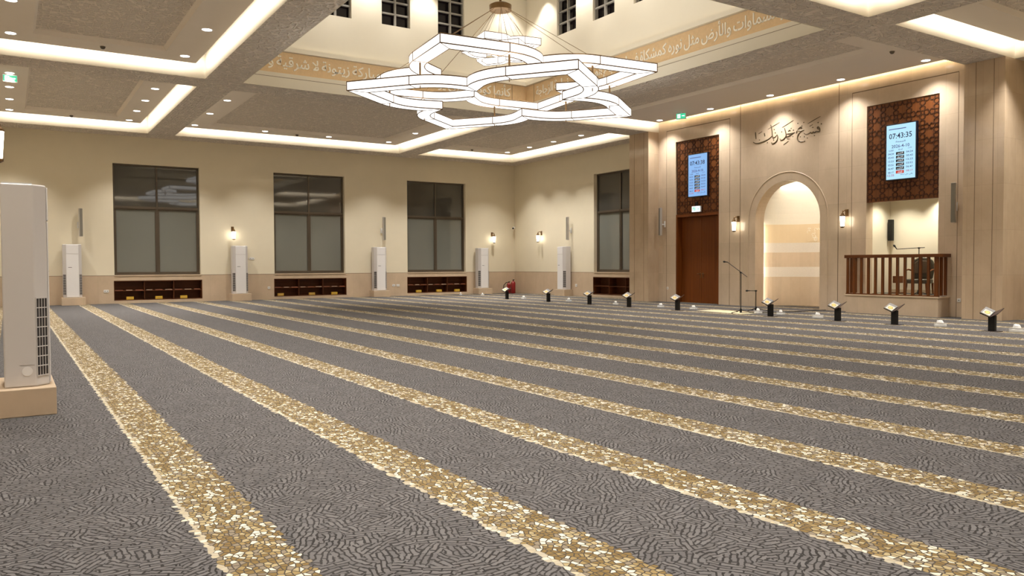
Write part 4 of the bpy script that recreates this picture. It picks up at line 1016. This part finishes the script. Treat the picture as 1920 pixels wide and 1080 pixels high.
def make_book(label, loc):
    t = thing('decorated_book', label, 'book', loc, 0, 'decorated books on the black stands'); t.scale = (0.82, 0.82, 0.82)
    T0 = Matrix.Translation((0, 0, 0.42)) @ Matrix.Rotation(math.radians(24), 4, 'X') @ Matrix.Rotation(math.radians(27), 4, 'Y')
    mb = MB(); mb.box(-0.232, -0.012, -0.14, 0.16, 0.0015, 0.02, M['cream_page'], T0); mb.build('pages', None, t)
    mb = MB(); mb.box(-0.236, -0.008, -0.145, 0.165, 0.0202, 0.024, M['grey_cover'], T0); mb.build('cover', None, t)
    mb = MB(); mb.box(-0.20, -0.02, -0.132, 0.06, 0.0242, 0.0252, None, T0); mb.build('cream_field', M['cream_page'], t)
    mb = MB(); ring = []
    for r0, r1, z, m in ((0.0, 0.052, 0.0262, 'gold'), (0.052, 0.066, 0.0262, 'dark_gold')):
        for i in range(20):
            a, b = 2*PI*i/20, 2*PI*(i+1)/20
            f = lambda r, t_: tuple(T0 @ Vector((-0.11+r*math.cos(t_), -0.036+r*1.1*math.sin(t_), z)))
            if r0 == 0: mb.face([f(r1, a), f(r1, b), f(0, a)], M[m])
            else: mb.face([f(r0, a), f(r1, a), f(r1, b), f(r0, b)], M[m])
    mb.build('medallion', None, t)
    return t
ST = [(-26.85, 17.05), (-23.92, 17.03), (-21.45, 17.03), (-19.35, 17.0), (-17.13, 16.98), (-13.68, 16.95), (-11.65, 16.9), (-10.2, 16.9), (-8.08, 16.85)]
st_lab = ['in front of the fire extinguishers', 'in front of the fifth air conditioner', 'left of the far low bookcase', 'right of the far low bookcase', 'in front of the double door', 'right of the short microphone stand', 'just left of the balcony platform', 'in front of the balcony platform', 'at the far right of the photo']
s0 = make_stand('black Y-shaped book stand %s' % st_lab[0], (ST[0][0], ST[0][1], 0)); b0 = make_book('pale decorated book on the stand %s' % st_lab[0], (ST[0][0], ST[0][1], 0))
for (x, y), lab in zip(ST[1:], st_lab[1:]):
    dup(s0, 'black Y-shaped book stand %s' % lab, (x, y, 0)); dup(b0, 'pale decorated book on the stand %s' % lab, (x, y, 0))

# tissue boxes on the carpet
def make_tissue(label, loc, seed, k=1.0, rz=0.0):
    t = thing('tissue_box', label, 'tissue box', loc, rz, 'tissue boxes on the carpet')
    k *= 0.85; w, d, h = 0.13*k, 0.07*k, 0.09*k
    mb = MB(); mb.box(-w, w, -d, d, 0, h); mb.build('clear_box', M['clear'], t, bevel=0.004)
    mb = MB(); mb.box(-w*0.9, w*0.9, -d*0.85, d*0.85, 0.005, h*0.55); mb.build('tissue_stack', M['tissue'], t)
    r = random.Random(seed); mb = MB(); n = 14
    prof = []
    top = [(math.cos(2*PI*i/n)*(0.055+0.03*r.random())*k, math.sin(2*PI*i/n)*(0.03+0.015*r.random())*k) for i in range(n)]
    ax, ay, az = r.uniform(-0.05, 0.05)*k, 0, (0.14+0.03*r.random())*k
    mid = [(p[0]*0.75+ax*0.4, p[1]*0.8, h+(0.035+0.03*r.random())*k) for p in top]
    for i in range(n):
        j = (i+1) % n
        mb.face([(top[i][0], top[i][1], h+0.002), (top[j][0], top[j][1], h+0.002), mid[j], mid[i]]); mb.face([mid[i], mid[j], (ax+0.02*math.cos(2*PI*i/n), 0.01, az)])
    mb.build('tissue', M['tissue'], t)
    return t
TB = [(-32.0, 17.75, 'by the third low bookcase'), (-30.75, 18.2, 'in front of the air conditioner beside the corner'), (-26.75, 17.8, 'right of the stand before the fire extinguishers'), (-23.75, 17.85, 'right of the stand before the fifth air conditioner'), (-20.9, 17.75, 'in front of the far low bookcase'), (-18.72, 17.8, 'left of the double door'),
      (-17.22, 17.75, 'in front of the right door leaf'), (-14.75, 17.75, 'under the short microphone stand'), (-14.02, 17.8, 'in front of the arch, beside the cable'), (-12.6, 17.45, 'left of the balcony platform'), (-9.35, 17.25, 'at the right end of the balcony platform'), (-7.68, 17.0, 'at the right edge of the photo')]
for i, (x, y, lab) in enumerate(TB):
    make_tissue('clear tissue box on the carpet %s' % lab, (x, y, 0), i, [0.9, 0.9, 1, 1, 1, 1.05, 1, 1.1, 1, 1.15, 1.1, 1.2][i], 0.1*((i*37) % 7-3))

# ------------------------------------------------------------------ downlights
def make_down(label, x, y, z=ZP):
    t = thing('downlight', label, 'downlight', (x, y, z), 0, 'recessed ceiling downlights')
    mb = MB(); n = 20
    for i in range(n):
        a, b = 2*PI*i/n, 2*PI*(i+1)/n; P = lambda r, t_, zz: (r*math.cos(t_), r*math.sin(t_), zz)
        mb.face([P(0.125, a, -0.001), P(0.125, b, -0.001), P(0.12, b, -0.008), P(0.12, a, -0.008)]); mb.face([P(0.12, a, -0.008), P(0.12, b, -0.008), P(0.105, b, -0.004), P(0.105, a, -0.004)])
    mb.build('trim_ring', M['white'], t)
    mb = MB(); mb.face([(0.106*math.cos(2*PI*i/n), 0.106*math.sin(2*PI*i/n), -0.004) for i in range(n)]); mb.build('lamp', M['lamp_white'], t)
    return t
d0 = [None]
def down(label, x, y, vis=True, p=None, sz=92, bl=0.75):
    if vis:
        if d0[0] is None: d0[0] = make_down(label, x, y)
        else: dup(d0[0], label, (x, y, ZP))
    spot(x, y, ZP-0.02, p or PW, sz, bl)
PW = 640
xa = (-31.0, -29.04, -27.09, -25.15, -23.2)
for k, x in enumerate(xa):
    down('round downlight, %s from the left wall, along the nearer edge of the far-left coffer' % ORD[k], x, 0.14, k < 4)
    down('round downlight, %s from the left wall, along the mihrab-side edge of the far-left coffer' % ORD[k], x, 3.74, k < 4)
for k, x in enumerate((-20.87, -18.3, -16.0, -13.6, -11.2)):
    down('round downlight at the left edge of the big upper-left coffer, %s from its corner' % ORD[k], x, 0.15, k < 2)
    down('round downlight beside the bright cove of the big upper-left coffer, %s from its corner' % ORD[k], x, 3.80, k < 2)
for k, y in enumerate((5.92, 8.49, 11.05, 13.67)):
    down('round downlight above the left wall in the middle coffer, %s from the left' % ORD[k], -30.83, y)
for k, x in enumerate((-28.25, -25.73)):
    down('round downlight on the left edge of the middle coffer, %s from the wall' % ORD[k+1], x, 5.92)
down('round downlight on the right edge of the middle coffer, near its bright corner', -28.25, 13.67)
down('', -25.7, 13.67, False)
for k, x in enumerate((-30.77, -28.95, -27.12, -25.22)):
    down('round downlight, %s from the room corner, along the far edge of the corner coffer' % ORD[k], x, 19.6); down('', x, 16.2, False)
for k, x in enumerate((-21.1, -18.66, -16.2, -13.75, -11.3)):
    down('round downlight, %s from the left, in the row above the mihrab wall' % ORD[k], x, 20.0, True, 370, 112, 1.0); down('', x, 16.3, False)
for x in (-8.7, -6.2, -3.7, -1.2):
    for y in (0.14, 3.74, 16.2, 19.6): down('', x, y, False)
for y in (6.0, 8.49, 11.05, 13.67): down('', -8.7, y, False); down('', -2.0, y, False)
# drum spots washing the upper walls
for x, y in ((-21.45, 13.9), (-21.45, 10.92), (-21.45, 9.04), (-21.45, 7.1), (-20.7, 14.3), (-18.75, 14.3), (-16.95, 14.3), (-15.15, 14.3), (-13.35, 14.3), (-11.5, 14.3)):
    spot(x, y, DZ-0.05, 150, 95, 0.6)
# mihrab and alcove lamps
for s in (-1, 1): strip((AX+s*(AR+0.05), NY+0.03, 1.4), 2.6, (-s*0.25, 1, 0), (0, 0, 1), 5.5, 0.04, (1, 0.90, 0.75))
strip((AX, NY+0.12, AZ+AR-0.12), 1.3, (0, 1, -0.7), (1, 0, 0), 20, 0.05, (1, 0.92, 0.80))
spot(-11.85, 21.65, RZ-0.02, 170, 110, 0.8, (1, 0.93, 0.75)); spot(-12.9, 21.3, RZ-0.02, 150, 120, 0.8, (1, 0.93, 0.75))

# smoke detectors
for x, y, lab in ((-20.95, 1.99, 'in the big upper-left coffer frame'), (-31.02, 1.94, 'in the far-left coffer frame'), (-30.92, 9.77, 'in the middle coffer frame'), (-30.83, 17.74, 'in the corner coffer frame'), (-11.24, 18.4, 'right side of the coffer before the mihrab wall')):
    t = thing('smoke_detector', 'small dark ceiling detector %s' % lab, 'smoke detector', (x, y, ZP), 0, 'ceiling detectors')
    mb = MB(); mb.lathe([(0.03, -0.07), (0.05, -0.05), (0.06, -0.02), (0.06, -0.001)], 14); mb.build('cover', M['frame'], t)
    mb = MB(); mb.lathe([(0.075, -0.012), (0.08, -0.0005)], 14); mb.build('base_ring', M['ceil'], t)

# ------------------------------------------------------------------ chandelier
CX, CY = -16.03, 10.03
def ring_path(a, joint, cusp, n=7):
    """one closed outline: square of half-side a whose sides dip inward to a cusp; returns (points, joint indices)"""
    r = (joint*joint + (a-cusp)**2)/(2*(a-cusp)); th = math.asin(joint/r)
    side = [(-a, a), (-joint, a)]
    side += [(-joint+r*math.sin(th*i/n), a-r+r*math.cos(th*i/n)) for i in range(1, n+1)]
    side += [(joint-r*math.sin(th*i/n), a-r+r*math.cos(th*i/n)) for i in range(n-1, 0, -1)] + [(joint, a)]
    pts, js = [], []
    for k in range(4):
        c, s = math.cos(-PI/2*k), math.sin(-PI/2*k)
        base = len(pts)
        for p in side: pts.append((p[0]*c-p[1]*s, p[0]*s+p[1]*c))
        js += [base, base+1, base+1+n, base+len(side)-1]
    return pts, js
def offset(pts, w):
    out = []; n = len(pts)
    for i in range(n):
        p = Vector(pts[i]); a = (p-Vector(pts[i-1])).normalized(); b = (Vector(pts[(i+1) % n])-p).normalized()
        na, nb = Vector((a.y, -a.x)), Vector((b.y, -b.x)); m = (na+nb).normalized()
        out.append(tuple(p + m*(w/max(0.45, m.dot(na)))))
    return out
t = thing('chandelier', 'huge glowing white star-shaped ring chandelier hanging under the clerestory', 'chandelier', (CX, CY, 0))
def ring(a, joint, cusp, w, z0, z1, rot, e):
    pts, js = ring_path(a, joint, cusp); inn = offset(pts, w)
    R = Matrix.Rotation(rot, 2); pts = [tuple(R @ Vector(p)) for p in pts]; inn = [tuple(R @ Vector(p)) for p in inn]
    mb = MB(); n = len(pts)
    for i in range(n):
        j = (i+1) % n; P, Q, A, B = pts[i], pts[j], inn[i], inn[j]
        mb.face([(*P, z0), (*Q, z0), (*Q, z1), (*P, z1)], M['chand']); mb.face([(*A, z0), (*B, z0), (*B, z1), (*A, z1)], M['chand'])
        mb.face([(*P, z0), (*Q, z0), (*B, z0), (*A, z0)], M['chand']); mb.face([(*P, z1), (*Q, z1), (*B, z1), (*A, z1)], M['chand_up'])
    o = mb.build('light_ring', None, t)
    mb = MB()
    for L in (pts, inn):
        for z in (z0, z1): mb.tube([(*p, z) for p in L] + [(*L[0], z)], e, 4, cap=False)
    for i in js:
        for L in (pts, inn): mb.tube([(*L[i], z0), (*L[i], z1)], e, 4)
        mb.tube([(*pts[i], z0), (*inn[i], z0)], e*0.7, 4)
    mb.build('ring_edging', M['bronze'], o)
    return pts
rt, rb = math.radians(-5.5), math.radians(37.3)
ring(2.63, 1.1, 2.06, 0.33, 5.735, 5.92, rt, 0.013)
ring(2.63, 1.1, 2.06, 0.33, 5.25, 5.44, rb, 0.013)
ring(0.72, 0.30, 0.56, 0.12, 6.56, 6.72, math.radians(-8), 0.008)
ring(0.72, 0.30, 0.56, 0.12, 6.40, 6.56, math.radians(37), 0.008)
mb = MB(); mb.lathe([(0.2, 7.46), (0.265, 7.48), (0.27, 7.60), (0.2, 7.64)], 28); mb.build('canopy', M['bronze'], t)
mb = MB(); mb.tube([(0, 0, 7.64), (0, 0, DZ)], 0.03, 10); mb.build('rod', M['bronze'], t)
for k in range(4):
    for s in (-1, 1):
        u, v = s*1.02, 2.44; a = rt+k*PI/2
        x, y = u*math.cos(a)-v*math.sin(a), u*math.sin(a)+v*math.cos(a)
        mb = MB(); mb.tube([(x, y, 5.44), (x, y, 5.735)], 0.022, 8); mb.build('spacer', M['bronze'], t)
        d = math.hypot(x, y); mb = MB(); mb.tube([(x/d*0.23, y/d*0.23, 7.48), (x, y, 5.92)], 0.006, 5); mb.build('cable', M['bronze'], t)
        spot(CX+x, CY+y, 5.16, 140, 150, 1.0, (1, 0.95, 0.88), 0.1)  # fill spot added under the ring to brighten the floor below
        mb = MB(); mb.tube([(x, y, 5.25), (x, y, 5.18)], 0.012, 6); mb.build('stud', M['bronze'], t)
for k in range(8):
    a = math.radians(-8)+k*PI/4+PI/8; mb = MB(); mb.tube([(0.16*math.cos(a), 0.16*math.sin(a), 7.47), (0.70*math.cos(a), 0.70*math.sin(a), 6.64)], 0.004, 5); mb.build('cable', M['bronze'], t)

# ------------------------------------------------------------------ world, camera, view
w = bpy.data.worlds.new('world'); sc.world = w; w.use_nodes = True
w.node_tree.nodes['Background'].inputs[0].default_value = (0.02, 0.02, 0.03, 1); w.node_tree.nodes['Background'].inputs[1].default_value = 0.05
f, yaw, pit, rol = 1466.3, 0.57221, 0.029711, -0.0042652
R0 = Vector((math.sin(yaw), math.cos(yaw), 0)); F0 = Vector((-math.cos(yaw), math.sin(yaw), 0)); Z = Vector((0, 0, 1))
Fw = F0*math.cos(pit) - Z*math.sin(pit); U0 = F0*math.sin(pit) + Z*math.cos(pit)
Xc = R0*math.cos(rol) + U0*math.sin(rol); Yc = -R0*math.sin(rol) + U0*math.cos(rol)
cam = bpy.data.cameras.new('camera'); co = bpy.data.objects.new('camera', cam); C.objects.link(co)
Mx = Matrix((Xc, Yc, -Fw)).transposed().to_4x4(); Mx.translation = Vector((0, 0, 1.4)); co.matrix_world = Mx
cam.sensor_width = 36; cam.sensor_fit = 'HORIZONTAL'; cam.lens = 36*f/1920; cam.clip_end = 200; cam.clip_start = 0.05
sc.camera = co
sc.view_settings.view_transform = 'Standard'; sc.view_settings.look = 'None'; sc.view_settings.gamma = 1; sc.view_settings.exposure = 0.1; sc.view_settings.use_curve_mapping = False
sc.cycles.use_denoising = True
sc.cycles.use_light_tree = True
sc.cycles.max_bounces = 8; sc.cycles.diffuse_bounces = 5; sc.cycles.glossy_bounces = 3; sc.cycles.sample_clamp_indirect = 4.0
